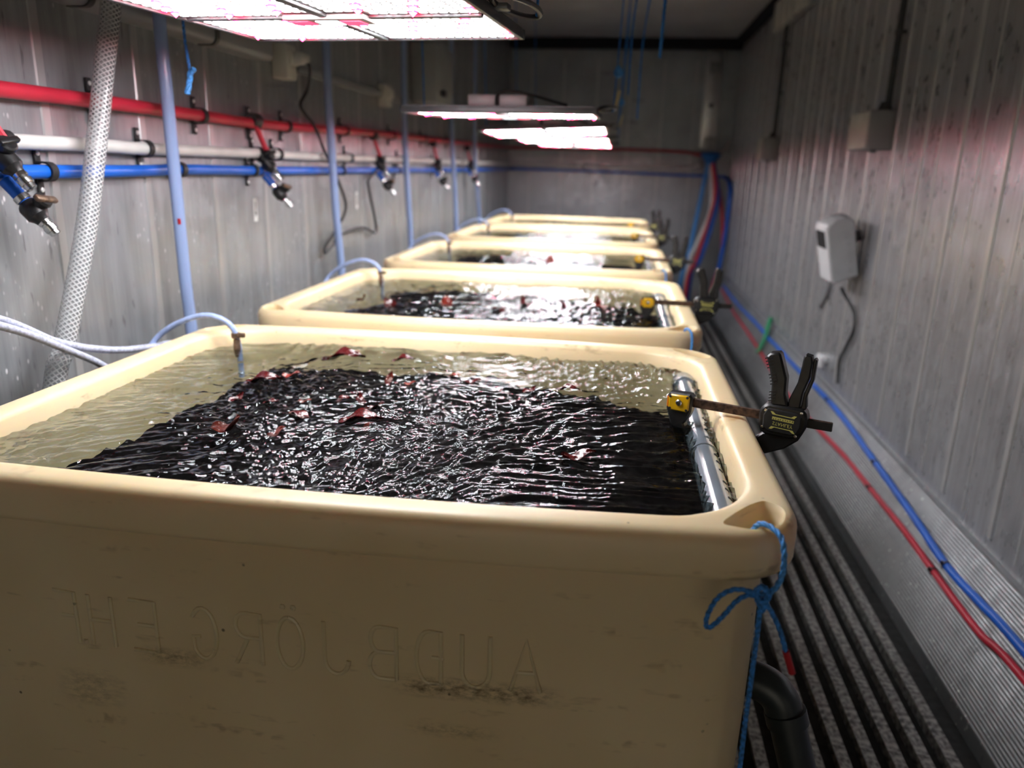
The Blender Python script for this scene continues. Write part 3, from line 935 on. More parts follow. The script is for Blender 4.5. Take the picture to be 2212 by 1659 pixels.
tub_lab = ['nearest cream plastic tub, with raised lettering on its front wall', 'second cream plastic tub from the camera', 'third cream plastic tub from the camera, middle of the row', 'fourth cream plastic tub from the camera', 'farthest cream plastic tub, by the end wall']
for i, dy in enumerate(TUB_Y):
    t = thing('fish_tub', tub_lab[i], 'tub', (CX, CYT + dy, 0), group='row of cream tubs')
    if i == 0:
        s_ = shell0
    else:
        s_ = bpy.data.objects.new('shell', shell0.data); COL.objects.link(s_)
    s_.parent = t
    for sx in (-0.42, 0.0, 0.42):
        MB().box((sx, 0, 0.036), (0.16, 0.80, 0.073), ch=0.006).build('skid', 'tub', t)
    if i == 0:
        letters(t)
    o = bpy.data.objects.new('seawater', wm_near if i == 0 else wm_far[i % 2]); COL.objects.link(o)
    o.location = (CX, CYT + dy, 0)
    tag(o, f'rippling seawater glittering under the lamps in the {ORD[i]} tub', 'water', 'water in the tubs', 'stuff')
    o = bpy.data.objects.new('seaweed_mass', weed_near if i == 0 else weed_far); COL.objects.link(o)
    o.location = (CX, CYT + dy, 0)
    tag(o, f'dark mass of seaweed just under the water of the {ORD[i]} tub', 'seaweed', 'seaweed in the tubs', 'stuff')

# fronds poking out of the water ------------------------------------------
def frond_mesh(seed, curl, lob):
    rs = random.Random(seed)
    nu, nv = 14, 6
    vs, fs = [], []
    for i in range(nu + 1):
        u = i / nu
        wd = (0.26 * math.sin(math.pi * min(1, u * 0.95 + 0.08)) ** 0.6) * (1 + lob * math.sin(u * 11 + seed))
        cxx = u - 0.5; cz = curl * (u - 0.35) ** 2 + 0.10 * math.sin(u * 7 + seed)
        for j in range(nv + 1):
            v = j / nv * 2 - 1
            vs.append((cxx + 0.05 * math.sin(5 * v + seed), v * wd, cz + 0.20 * abs(v) ** 1.5 * wd * 2 + 0.05 * math.sin(9 * u + 6 * v + seed)))
    m = nv + 1
    for i in range(nu):
        for j in range(nv):
            fs.append((i * m + j, i * m + j + 1, (i + 1) * m + j + 1, (i + 1) * m + j))
    th = 0.025
    k = len(vs)
    vs2 = vs + [(a, b, c - th) for a, b, c in vs]
    fs2 = fs + [tuple(q + k for q in reversed(f)) for f in fs]
    bd = [(i, i + 1) for i in range(0, nv)] + [(nu * m + i + 1, nu * m + i) for i in range(nv)] + [((i + 1) * m, i * m) for i in range(nu)] + [(i * m + nv, (i + 1) * m + nv) for i in range(nu)]
    fs2 += [(b, a, a + k, b + k) for a, b in bd]
    me = MB().add(vs2, fs2).mesh('frond', 50)
    return me
fm = [frond_mesh(1, 0.9, 0.10), frond_mesh(2, 0.4, 0.12), frond_mesh(4, 0.1, 0.12), frond_mesh(6, 0.8, 0.08)]
fm_r = []
for m_ in fm:
    a = m_; a.materials.append(MAT['frond'])
    b = m_.copy(); b.materials.clear(); b.materials.append(MAT['frond2']); fm_r.append(b)
FR = [  # x, y, size, variant, bright, heading, tilt, label
 (-0.622, 1.140, 0.075, 0, 1, -10, 20, 'curled red seaweed frond standing up nearest the left front of the water'),
 (-0.530, 1.128, 0.036, 1, 1, 30, 30, 'small red frond right of the curled upright frond'),
 (-0.680, 1.288, 0.036, 3, 0, 60, 20, 'dark red frond alone on the dark water behind the curled one'),
 (-0.690, 1.418, 0.085, 2, 0, 15, 8, 'long dark red frond lying low toward the back left'),
 (-0.645, 1.455, 0.045, 1, 1, 5, 12, 'brick red frond at the end of the long dark frond'),
 (-0.447, 1.487, 0.034, 3, 1, 80, 60, 'upright bright red frond at the edge of the foam'),
 (-0.392, 1.448, 0.028, 1, 1, 10, 10, 'tiny red frond just right of the upright bright one'),
 (-0.417, 1.295, 0.055, 1, 0, -20, 25, 'folded maroon frond at the heart of the boiling foam'),
 (-0.455, 1.325, 0.040, 3, 0, 120, 25, 'twisted maroon frond left of the folded one in the foam'),
 (-0.490, 1.330, 0.038, 2, 0, 40, 15, 'maroon frond beside the round air bubble'),
 (-0.420, 1.222, 0.085, 2, 0, 8, 6, 'broad dark frond lying flat in front of the foam'),
 (-0.396, 1.180, 0.022, 1, 1, 70, 45, 'small orange red frond tip in front of the broad dark frond'),
 (-0.320, 1.530, 0.030, 2, 1, 0, 10, 'red frond floating toward the back of the glittering water'),
 (-0.271, 1.490, 0.036, 1, 0, 15, 10, 'dark frond floating right of the back red frond'),
 (-0.461, 1.645, 0.060, 2, 0, 5, 10, 'blackish frond by the back wall of the nearest tub'),
 (-0.600, 1.640, 0.110, 2, 0, 10, 6, 'long dark strip of seaweed along the back of the nearest tub'),
 (-0.151, 1.461, 0.034, 3, 0, 30, 20, 'small maroon frond amid glitter right of centre'),
 (-0.548, 1.289, 0.030, 1, 1, 0, 8, 'flat red frond left of the foam'),
 (-0.609, 1.276, 0.032, 2, 0, 0, 10, 'half sunk maroon frond left of the flat red one'),
 (-0.078, 1.487, 0.055, 2, 0, -6, 6, 'dark frond lying at the back right of the nearest tub'),
 (-0.036, 1.112, 0.060, 1, 0, 20, 3, 'brownish frond just under the surface at the right'),
 (-0.53, 1.215, 0.05, 2, 0, 160, 5, 'low dark frond between the curled frond and the foam'),
]
for (x, y, s_, var, br, hd, tl, lb) in FR:
    o = bpy.data.objects.new('seaweed_frond', (fm_r if br else fm)[var]); COL.objects.link(o)
    s_ *= 0.85
    o.location = (x, y, 0.8735 - (0.10 * s_ if tl > 12 else 0.0)); o.scale = (s_, s_, s_ * 0.62)
    o.rotation_euler = (math.radians(tl * 0.4), -math.radians(tl * 0.75), math.radians(hd))
    tag(o, lb, 'seaweed', 'fronds floating in the nearest tub')
rs = random.Random(5)
FR2 = [(-0.52, 2.37, 0.06, 1, 1, 'bright red frond left of the glitter in the second tub'), (-0.70, 2.33, 0.07, 2, 0, 'dark red fronds at the left of the second tub'), (-0.28, 2.44, 0.06, 3, 0, 'dark upright frond in the middle of the second tub'), (-0.15, 2.42, 0.05, 1, 0, 'small dark frond right of the upright one in the second tub'), (-0.04, 2.46, 0.06, 3, 1, 'reddish upright frond at the right of the second tub'), (-0.34, 2.30, 0.05, 2, 0, 'dark frond near the front of the second tub'), (-0.80, 2.37, 0.035, 3, 0, 'small maroon speck of frond leftmost in the second tub'),
       (-0.30, 3.60, 0.07, 1, 1, 'red frond in the third tub'), (-0.18, 3.56, 0.05, 2, 0, 'dark frond right of the red one in the third tub')]
for (x, y, s_, var, br, lb) in FR2:
    o = bpy.data.objects.new('seaweed_frond', (fm_r if br else fm)[var]); COL.objects.link(o)
    o.location = (x, y, 0.872); o.scale = (s_, s_, s_)
    o.rotation_euler = (0.15, -math.radians(25), rs.random() * 3)
    tag(o, lb, 'seaweed', 'fronds floating in the farther tubs')
# a round bubble in the foam
mb = MB(); rows = 8
mb.lathe((-0.512, 1.322, 0.864), (0, 0, 1), [(0, 0.0145), (0.003, 0.0143), (0.007, 0.0125), (0.010, 0.0100), (0.0125, 0.006), (0.0138, 0.001)], 18)
tag(mb.build('air_bubble', 'water'), 'round clear air bubble on the foam', 'bubble')

# ================================================================== GREY PERFORATED PIPES
def pipe_tree(i, dy):
    t = thing('spray_pipe', f'grey perforated pipe at the right side of the {ORD[i]} tub', 'pipe', (0.163, 1.29 + dy, 0.8545), group='perforated pipes in the tubs')
    R = 0.0215
    MB().tube([(0, -0.375, 0), (0, 0.33, 0)], R, 20).build('barrel', 'grey_pvc', t)
    MB().lathe((0, 0.315, 0), (0, 1, 0), [(0, R + 0.0005), (0.001, 0.0255), (0.040, 0.0255), (0.046, 0.0225), (0.048, 0.01)], 20).build('end_cap', 'grey_pvc', t)
    MB().lathe((0, -0.09, 0), (0, 1, 0), [(0, R), (0.001, R + 0.0018), (0.006, R + 0.0018), (0.007, R)], 20).build('ring', 'grey_pvc', t)
    if i == 0:
        a = math.radians(52)
        for yy in (0.26, 0.06, 0.02, -0.06, -0.125, -0.155, -0.19, -0.235, -0.262, -0.292, -0.32):
            c = Vector((math.cos(a) * (R - 0.002), yy, math.sin(a) * (R - 0.002)))
            d = Vector((math.cos(a), 0, math.sin(a)))
            MB().lathe(c, d, [(0, 0.004), (0.0023, 0.004)], 10).build('hole', 'hole', t)
    return t
for i, dy in enumerate(TUB_Y):
    pipe_tree(i, dy)

# ================================================================== BAR CLAMPS
def mm(pl): return [(a / 1000, b / 1000) for a, b in pl]
def text_mesh(body, size, name, flip):
    cu = bpy.data.curves.new(name, 'FONT'); cu.body = body; cu.size = size; cu.align_x = 'CENTER'; cu.align_y = 'CENTER'; cu.extrude = 0.0003
    to = bpy.data.objects.new(name, cu); COL.objects.link(to)
    dg = bpy.context.evaluated_depsgraph_get()
    me = bpy.data.meshes.new_from_object(to.evaluated_get(dg))
    bpy.data.objects.remove(to, do_unlink=True)
    return me
def make_clamp():
    t = thing('bar_clamp', '', 'clamp')
    MB().prism(mm([(-8, 8), (244, 7.5), (244, -6.5), (-8, -7.5)]), -0.003, 0.003, 0.0006).build('bar', 'rust', t)
    MB().lathe((0.228, -0.0028, 0.0005), (0, -1, 0), [(0, 0.0026), (0.0006, 0.0025)], 10).build('bar_hole', 'screw', t)
    MB().prism(mm([(208, 7), (245, 6.8), (245, -6.5), (208, -7)]), -0.0036, 0.0036, 0.0005).build('bar_end', 'black', t)
    h = MB().prism(mm([(-25, 6), (-20, 15), (16, 16), (21, 10), (20, -14), (18, -20), (15, -28), (9, -38), (11, -43), (19, -47), (23, -55), (22, -64), (10, -72), (-3, -74), (-9, -56), (-18, -34), (-24, -16)]), -0.011, 0.011, 0.003).build('fixed_jaw', 'black', t)
    yc = MB().prism(mm([(-20, 8), (-16, 12.5), (13, 13.5), (17, 9.5), (16, -12), (12, -15.5), (-16, -15.5), (-20, -11)]), -0.0145, -0.009, 0.002).build('yellow_cap', 'yellow', h)
    MB().prism(mm([(-23, 7), (-20.5, 9), (-20.5, -11), (-23, -10)]), -0.0130, -0.009, 0.001).build('orange_edge', 'orange', h)
    MB().lathe((-0.001, -0.0142, 0), (0, -1, 0), [(0, 0.0055), (0.002, 0.0055), (0.0032, 0.004), (0.0034, 0.0005)], 14).build('rivet', 'chrome', yc)
    for (a, b) in ((-17, 9), (13, 10.5), (-16.5, -12), (12.5, -12)):
        MB().lathe((a / 1000, -0.0138, b / 1000), (0, -1, 0), [(0, 0.0026), (0.0012, 0.0022), (0.0013, 0.0004)], 8).build('screw', 'blackm', yc)
    MB().prism(mm([(17, -46), (28, -50), (34, -62), (24, -76), (14, -70), (12, -56)]), -0.013, 0.013, 0.002).build('pad', 'blackm', h)
    # sliding body
    bd = MB().prism(mm([(133, 6), (135, 15), (141, 22), (148, 25), (199, 24.5), (206, 18), (208.5, 8), (208.5, -4), (204, -16), (192, -27), (185, -28.5), (146, -27.5), (138, -23), (134, -12)]), -0.0135, 0.0135, 0.0035).build('sliding_body', 'black', t)
    MB().prism(mm([(141, 6), (147, 18.5), (192, 17), (200, 11), (200, -5), (196, -16), (188, -21), (150, -20.5), (141.5, -14)]), -0.0158, -0.012, 0.0016).build('cover', 'blackm', bd)
    for (a, b) in ((143.5, 14), (199, 18), (141, -15), (194, -21.5)):
        MB().lathe((a / 1000, -0.0130, b / 1000), (0, -1, 0), [(0, 0.0026), (0.0015, 0.0024), (0.0018, 0.001)], 9).build('screw', 'chrome', bd)
    # jaw of the sliding body, reaching back under the rim
    MB().prism(mm([(205, -14), (198, -30), (178, -48), (150, -62), (124, -66), (108, -62), (106, -50), (116, -42), (132, -36), (142, -26)]), -0.010, 0.010, 0.0025).build('sliding_jaw', 'black', bd)
    MB().prism(mm([(103, -46), (110, -44), (113, -66), (104, -70), (101, -60)]), -0.013, 0.013, 0.002).build('pad', 'blackm', bd)
    # handle and trigger
    gr = MB().prism(mm([(150, 22), (148, 36), (147, 60), (140, 84), (134, 101), (139, 107), (152, 110), (156, 107), (164, 84), (169, 70), (170, 44), (176, 24)]), -0.0115, 0.0115, 0.003).build('grip', 'black', t)
    for k_, zz in enumerate((100, 95, 90, 85, 74, 69, 64, 59, 46, 41, 36, 31)):
        xx = 147.5 if zz < 62 else 147.5 - (zz - 62) * 0.33
        MB().box((xx / 1000 + 0.003, -0.0118, zz / 1000), (0.011, 0.0012, 0.0016), Matrix.Rotation(math.radians(-22), 3, 'Y')).build('grip_ridge', 'cableg' if False else 'blackm', gr)
    tr = MB().prism(mm([(176, 22), (176, 36), (186, 66), (189, 92), (190, 108), (193, 112), (202, 110), (204, 100), (203, 76), (196, 50), (194, 24)]), -0.009, 0.009, 0.002).build('trigger', 'black', t)
    MB().prism(mm([(195.5, 24), (197.5, 50), (204.5, 76), (205, 106), (208, 107), (210, 104), (209, 72), (202, 44), (204, 26), (202, 22)]), -0.007, 0.007, 0.0015).build('trigger_rib', 'black', tr)
    # print on the cover: it stands upside down and mirrored in the photograph
    fr = Matrix(((1, 0, 0, 0), (0, 0, 0, 0), (0, 0, 1, 0), (0, 0, 0, 1)))
    me = text_mesh('STANLEY', 0.0080, 'print', True)
    sl = math.tan(math.radians(-3.0))
    for q in me.vertices:
        xx, yy = q.co.x * 0.96, -q.co.y
        q.co = Vector((0.1725 + xx, -0.01605 - q.co.z * 0.5, -0.0056 + yy + xx * sl))
    me.materials.append(MAT['print'])
    o = bpy.data.objects.new('print', me); COL.objects.link(o); o.parent = bd
    MB().box((0.1725, -0.0159, 0.0025), (0.034, 0.0005, 0.0048), Matrix.Rotation(math.radians(3), 3, 'Y')).build('print_bar', 'print', bd)
    mk = MB()
    rr = random.Random(3)
    for i in range(9):
        xx = 0.1725 - 0.0148 + i * 0.0037
        mk.prism([(xx - 0.0010, 0.0015), (xx + 0.0010, 0.0012 + 0.001 * (i % 2)), (xx + 0.0006 * (i % 3 - 1), 0.0038)], -0.01635, -0.0160)
    mk.build('print_marks', 'blackm', bd)
    ln = MB()
    for (zz, s2) in ((0.0095, 1), (-0.0128, -1)):
        pl = [(0.152, zz + 0.0035 * s2), (0.156, zz + 0.0035 * s2), (0.1605, zz), (0.1845, zz), (0.189, zz + 0.0035 * s2), (0.193, zz + 0.0035 * s2), (0.1895, zz - 0.0012 * s2), (0.1555, zz - 0.0012 * s2)]
        ln.prism([(a, b + (a - 0.1725) * sl) for a, b in pl], -0.0163, -0.0158)
    ln.build('print_lines', 'print', bd)
    return t
cl = None
clamp_lab = ['black and yellow bar clamp on the nearest tub, handles upright, in focus', 'bar clamp on the rim of the second tub', 'blurred bar clamp on the rim of the third tub', 'blurred bar clamp on the rim of the fourth tub', 'blurred bar clamp on the rim of the farthest tub']
for i, (x, y, a) in enumerate(((0.131, 1.302, -23.3), (0.110, 2.352, -4), (0.114, 3.535, -18), (0.115, 4.79, -22), (0.105, 5.72, -20))):
    if cl is None:
        o = cl = make_clamp()
    else:
        o = copy_tree(cl)
    o.location = (x, y, 0.9135)
    o.rotation_euler = (0, 0, math.radians(a))
    o['label'] = clamp_lab[i]; o['group'] = 'bar clamps on the tub rims'
cl.location = (0.131, 1.302, 0.9165)

# ================================================================== ROPE ON THE NEAREST TUB
t = thing('tie_rope', 'blue rope tied in a bow through the corner hole of the nearest tub', 'rope', (0.19, 0.80, 0.0))
loop = catmull([(0.176, 0.872, 0.868), (0.181, 0.862, 0.890), (0.187, 0.850, 0.9065), (0.198, 0.836, 0.9085), (0.206, 0.822, 0.9035), (0.2085, 0.812, 0.890), (0.2095, 0.811, 0.868), (0.206, 0.812, 0.850), (0.198, 0.813, 0.8385), (0.186, 0.812, 0.836)], 8)
MB().rope(loop, 0.0034).build('loop', 'ropelt', t, world=True)
bow = catmull([(0.188, 0.810, 0.836), (0.172, 0.808, 0.842), (0.155, 0.806, 0.842), (0.140, 0.806, 0.829), (0.131, 0.805, 0.806), (0.1315, 0.804, 0.792), (0.139, 0.804, 0.796), (0.150, 0.803, 0.812), (0.161, 0.804, 0.829), (0.174, 0.808, 0.836), (0.188, 0.811, 0.834)], 8)
MB().rope(bow, 0.0030).build('bow', 'rope', t, world=True)
MB().rope(catmull([(0.184, 0.806, 0.829), (0.193, 0.803, 0.833), (0.196, 0.806, 0.842), (0.190, 0.812, 0.846), (0.183, 0.811, 0.841), (0.185, 0.805, 0.832), (0.192, 0.804, 0.826), (0.191, 0.808, 0.818)], 6), 0.0038).build('knot', 'rope', t, world=True)
tail = catmull([(0.190, 0.808, 0.834), (0.200, 0.803, 0.822), (0.212, 0.800, 0.800), (0.222, 0.80, 0.772)], 8)
MB().rope(tail, 0.0029).build('short_tail', 'rope', t, world=True)
MB().tube(catmull([(0.2215, 0.80, 0.774), (0.226, 0.80, 0.762), (0.232, 0.80, 0.746)], 4), 0.0042, 10).build('taped_end', 'redtape', t, world=True)
tail2 = catmull([(0.188, 0.806, 0.834), (0.189, 0.806, 0.800), (0.1895, 0.808, 0.74), (0.189, 0.808, 0.66), (0.190, 0.808, 0.56), (0.192, 0.81, 0.40), (0.20, 0.80, 0.20), (0.23, 0.74, 0.03), (0.27, 0.70, 0.008), (0.33, 0.72, 0.006)], 8)
MB().rope(tail2, 0.0030).build('long_tail', 'rope', t, world=True)
for i, (dy, sx) in enumerate(((TUB_Y[1], 0.198), (TUB_Y[2], 0.200))):
    p = [(sx - 0.014, 0.872 + dy, 0.868), (sx - 0.006, 0.850 + dy, 0.9065), (sx + 0.004, 0.828 + dy, 0.9075), (sx + 0.008, 0.816 + dy, 0.895), (sx + 0.009, 0.812 + dy, 0.866), (sx + 0.002, 0.813 + dy, 0.838), (sx - 0.002, 0.822 + dy, 0.80), (sx - 0.002, 0.822 + dy, 0.70)]
    o = MB().rope(catmull(p, 7), 0.0034).build('tie_rope', 'ropelt')
    tag(o, ['pale blue rope over the front right corner of the second tub', 'pale blue rope over the front right corner of the third tub'][i], 'rope')

# ================================================================== DRAIN PIPE beside the nearest tub
t = thing('drain_pipe', 'black drain pipe with an elbow beside the nearest tub', 'pipe', (0.29, 1.0, 0))
el = catmull([(0.205, 1.03, 0.572), (0.236, 1.02, 0.578), (0.262, 1.01, 0.574), (0.280, 1.003, 0.558), (0.289, 0.998, 0.530)], 6)
MB().tube(el, 0.0275, 18).build('elbow', 'drain', t, world=True)
dv = Vector((0.033, -0.022, -0.11)).normalized()
MB().lathe(Vector((0.287, 1.0, 0.545)), dv, [(0, 0.0275), (0.001, 0.0305), (0.022, 0.0305), (0.023, 0.0275)], 18).build('collar', 'drain', t, world=True)
MB().tube([Vector((0.288, 0.9995, 0.540)) + dv * (k_ * 0.561 / 6) for k_ in range(7)], 0.0265, 18).build('run', 'drain', t, world=True)

# ================================================================== HOSES IN THE GAP BY THE LEFT WALL
hdat = [
 ([(-1.11, 1.20, 0.02), (-1.10, 1.27, 0.6), (-1.09, 1.342, 0.866), (-1.09, 1.382, 0.933), (-1.09, 1.486, 1.146), (-1.09, 1.557, 1.332), (-1.09, 1.606, 1.473), (-1.09, 1.656, 1.616), (-1.07, 1.70, 1.9), (-1.05, 1.72, 2.2), (-1.05, 1.74, ZC)], 0.0205, 'hose1', 'thick clear braided hose in front of the left wall pipes'),
 ([(-1.10, 1.86, 0.02), (-1.09, 1.855, 0.6), (-1.09, 1.851, 0.873), (-1.09, 1.843, 1.002), (-1.09, 1.839, 1.232), (-1.09, 1.836, 1.448), (-1.09, 1.833, 1.6), (-1.085, 1.83, 2.0), (-1.08, 1.83, ZC)], 0.0150, 'hose2', 'pale blue hose between the braided hose and the white socket'),
 ([(-1.10, 3.02, 0.02), (-1.09, 3.0, 0.6), (-1.09, 2.992, 0.874), (-1.09, 2.949, 1.123), (-1.09, 2.921, 1.463), (-1.09, 2.912, 1.686), (-1.08, 2.9, ZC)], 0.0150, 'hose2', 'pale blue hose behind the far left corner of the second tub'),
 ([(-1.10, 4.1, 0.02), (-1.09, 4.07, 0.7), (-1.09, 4.064, 0.912), (-1.09, 4.01, 1.19), (-1.09, 3.965, 1.572), (-1.08, 3.95, ZC)], 0.0150, 'hose2', 'pale blue hose behind the third tub, passing the small white box'),
 ([(-1.10, 5.3, 0.02), (-1.09, 5.26, 0.7), (-1.09, 5.255, 0.889), (-1.09, 5.201, 1.166), (-1.09, 5.089, 1.598), (-1.08, 5.05, ZC)], 0.0150, 'hose2', 'blurred pale hose by the fourth tub, second farthest'),
 ([(-1.10, 6.2, 0.02), (-1.09, 6.16, 0.7), (-1.09, 6.158, 0.897), (-1.09, 6.036, 1.15), (-1.09, 5.913, 1.486), (-1.08, 5.85, ZC)], 0.0150, 'hose2', 'blurred pale hose farthest along the left wall')]
for pts, r, m_, lb in hdat:
    o = MB().tube(catmull(pts, 10), r, 20).build('water_hose', m_)
    tag(o, lb, 'hose', 'upright hoses by the left wall')
o = bpy.data.objects['water_hose.001']
MB().tube([(-1.0832, 1.8285, 1.138), (-1.0832, 1.828, 1.152)], 0.0042, 8).build('ink_mark', 'redtape', o, world=True)

# air tubes into the tubs
def air(i, dy):
    t = thing('air_tube', f'thin pale blue air tube bent over the left rim of the {ORD[i]} tub', 'tube', (-0.93, 1.65 + dy, 0.80), group='air tubes bent over the tub rims')
    p = [(-1.10, 1.56, 0.70), (-1.09, 1.60, 0.80), (-1.07, 1.64, 0.872), (-1.02, 1.65, 0.917), (-0.945, 1.65, 0.946), (-0.898, 1.655, 0.940), (-0.872, 1.66, 0.914), (-0.864, 1.664, 0.87), (-0.862, 1.664, 0.80)]
    MB().tube(catmull([(a, b + dy, c) for a, b, c in p], 8), 0.0066, 12).build('tube', 'air', t, world=True)
    c0 = Vector((-0.868, 1.662 + dy, 0.905))
    fit = MB().lathe(c0 + Vector((0, 0, -0.010)), (-0.05, -0.05, 1), [(0, 0.009), (0.001, 0.0105), (0.012, 0.0105), (0.013, 0.009)], 12).build('hose_clip', 'brass', t, world=True)
    MB().box(c0 + Vector((0.014, -0.003, -0.002)), (0.018, 0.010, 0.011), ch=0.002).build('clip_screw', 'brass', fit, world=True)
    MB().lathe(c0 + Vector((0.001, 0.0, -0.055)), (0, 0, 1), [(0, 0.006), (0.02, 0.0095), (0.04, 0.008), (0.045, 0.006)], 10).build('weight', 'brass', t, world=True)
for i, dy in enumerate(TUB_Y):
    air(i, dy)
for p, lb in (([(-1.07, -0.6, 1.5), (-1.06, 0.6, 1.20), (-1.06, 1.0, 1.085), (-1.06, 1.194, 1.018), (-1.06, 1.331, 0.946), (-1.06, 1.48, 0.897), (-1.06, 1.62, 0.872), (-1.075, 1.75, 0.852), (-1.09, 1.95, 0.80)], 'salt crusted air tube crossing the braided hose, upper of two'),
              ([(-1.075, -0.6, 1.42), (-1.066, 0.6, 1.16), (-1.045, 1.0, 1.075), (-1.045, 1.19, 1.005), (-1.045, 1.32, 0.938), (-1.05, 1.437, 0.872), (-1.07, 1.55, 0.79), (-1.09, 1.66, 0.66)], 'salt crusted air tube crossing the braided hose, lower of two')):
    tag(MB().tube(catmull(p, 9), 0.0075, 12).build('air_hose', 'airw'), lb, 'tube', 'air tubes crossing at the left')

# ================================================================== GROW LAMPS
def make_lamp(near):
    t = thing('grow_lamp', '', 'lamp')
    W, D = 0.570, 0.545
    fr = MB()
    fr.box((0, 0, 0.012), (W, D, 0.014))
    fr.build('back_plate', 'heatsink', t)
    for (cx_, cy_, sx, sy_) in ((0, D / 2, W + 0.012, 0.008), (0, -D / 2, W + 0.012, 0.008), (W / 2, 0, 0.008, D), (-W / 2, 0, 0.008, D)):
        MB().box((cx_, cy_, 0.0065), (sx, sy_, 0.019), ch=0.002).build('frame_bar', 'heatsink', t)
    rsd = random.Random(12)
    lw, lr = MB(), MB()
    bw, bd = W / 2 - 0.022, D / 2 - 0.022
    for qx in (-1, 1):
        for qy in (-1, 1):
            cx_, cy_ = qx * (W / 4 + 0.001), qy * (D / 4 + 0.001)
            MB().box((cx_, cy_, 0.003), (bw + 0.014, bd + 0.014, 0.003)).build('led_board', 'board', t)
            nx_, ny_ = 15, 10
            for a in range(nx_):
                for b in range(ny_):
                    px = cx_ - bw / 2 + bw * (a + 0.5) / nx_; py = cy_ - bd / 2 + bd * (b + 0.5) / ny_
                    if abs(px) < 0.075 and abs(py) < 0.035:
                        continue
                    hs = 0.0055
                    q = [(px - hs, py - hs, 0.0006), (px + hs, py - hs, 0.0006), (px + hs, py + hs, 0.0006), (px - hs, py + hs, 0.0006)]
                    if (a * 3 + b * 7 + qx) % 11 == 0 and rsd.random() < 0.8:      # red chips shaped as points to cast pink sideways onto the walls
                        lr.add(q + [(px, py, -0.0065)], [(1, 0, 4), (2, 1, 4), (3, 2, 4), (0, 3, 4)])
                    else:
                        lw.add(q, [(3, 2, 1, 0)])
    lw.build('white_leds', 'ledw', t)['kind'] = 'stuff'
    lr.build('red_leds', 'ledr', t)['kind'] = 'stuff'
    MB().box((0, 0, 0.0), (0.016, D - 0.02, 0.010), ch=0.002).build('cross_bar', 'heatsink', t)
    MB().box((0, 0, 0.0005), (W - 0.02, 0.014, 0.009), ch=0.002).build('cross_bar', 'heatsink', t)
    md = MB().box((0, 0, -0.004), (0.150, 0.060, 0.010), ch=0.003).build('centre_plate', 'board', t)
    MB().box((-0.050, 0, -0.0095), (0.038, 0.040, 0.003)).build('pink_window', 'ledp', md)
    MB().box((0.002, 0, -0.0095), (0.040, 0.040, 0.003)).build('pale_window', 'ledc', md)
    MB().box((0.046, 0, -0.0095), (0.036, 0.040, 0.003)).build('pink_window', 'ledp', md)
    # drivers on top
    for cx_ in (-0.052, 0.042):
        MB().box((cx_, -0.14, 0.036), (0.082, 0.20, 0.032), ch=0.004).build('driver', 'driver', t)
    MB().tube(catmull([(-0.006, -0.235, 0.022), (-0.006, -0.24, 0.045), (0.005, -0.242, 0.058), (0.05, -0.242, 0.060), (0.10, -0.235, 0.050), (0.2, -0.20, 0.025)], 6), 0.0045, 8).build('driver_cable', 'cable', t)
    for sx in (-1, 1):
        pts = []
        for i in range(25):
            a = 2 * math.pi * i / 24
            lx, ly = 0.020 * math.cos(a), 0.105 * math.sin(a)
            pts.append(Vector((sx * (W / 2 + 0.030 + lx + ly * 0.16), 0.085 + ly, 0.026 + 0.006 * math.cos(a))))
        hl = MB().tube(pts, 0.0055, 8).build('hanger_loop', 'black', t)
        MB().box((sx * (W / 2 + 0.006), 0.04, 0.018), (0.040, 0.030, 0.010), ch=0.002).build('hanger_foot', 'heatsink', hl)
    return t
lamp_pos = [((-0.517, 1.403, 1.541), (math.radians(1.0), 0, math.radians(-4.6))), ((-0.368, 2.625, 1.458), (math.radians(2.0), math.radians(-0.4), 0)), ((-0.356, 3.87, 1.458), (math.radians(-1.0), math.radians(-2.6), 0)), ((-0.36, 5.10, 1.462), (math.radians(-0.5), math.radians(-1), 0)), ((-0.36, 6.28, 1.465), (0, 0, 0))]
lamp_lab = ['large white and red led grow lamp hanging over the nearest tub', 'grow lamp seen edge on over the second tub', 'tilted grow lamp glowing over the third tub', 'blurred grow lamp over the fourth tub', 'blurred grow lamp over the farthest tub']
lp = None
for i, (lc, rt) in enumerate(lamp_pos):
    if lp is None:
        o = lp = make_lamp(True)
    else:
        o = copy_tree(lp)
    o.location = lc; o.rotation_euler = rt
    o['label'] = lamp_lab[i]; o['group'] = 'grow lamps over the tubs'
    # ropes to the ceiling, one at each hanger
    for sx in (-1, 1):
        for sy_ in (-1,):
            a = rt[2]
            lx, ly = sx * (0.285 + 0.030 + 0.016), 0.184
            hx, hy = lc[0] + lx * math.cos(a) - ly * math.sin(a), lc[1] + lx * math.sin(a) + ly * math.cos(a)
            hz = lc[2] + 0.028
            side = 'left' if sx < 0 else 'right'
            mbr = MB()
            mbr.tube(catmull([(hx, hy, hz), (hx + 0.01 * sx, hy + 0.01, hz + 0.25), (hx + 0.03 * sx, hy, ZC - 0.2), (hx + 0.03 * sx, hy, ZC)], 5), 0.0028, 6)
            o2 = mbr.build('hanging_rope', 'rope')
            tag(o2, f'blue hanging rope at the {side} side of the {ORD[i]} grow lamp', 'rope', 'ropes holding the grow lamps')
            if i in (1, 2) and sx > 0 and sy_ < 0:
                MB().lathe((hx + 0.01, hy, hz + 0.11), (0, 0, 1), [(0, 0.006), (0.008, 0.015), (0.02, 0.017), (0.032, 0.010), (0.04, 0.004)], 10).build('knot', 'ropelt', o2, world=True)
                MB().box((hx + 0.014, hy - 0.005, hz + 0.045), (0.012, 0.004, 0.05), Matrix.Rotation(0.2, 3, 'Y'), ch=0.001).build('tag', 'tag', o2, world=True)

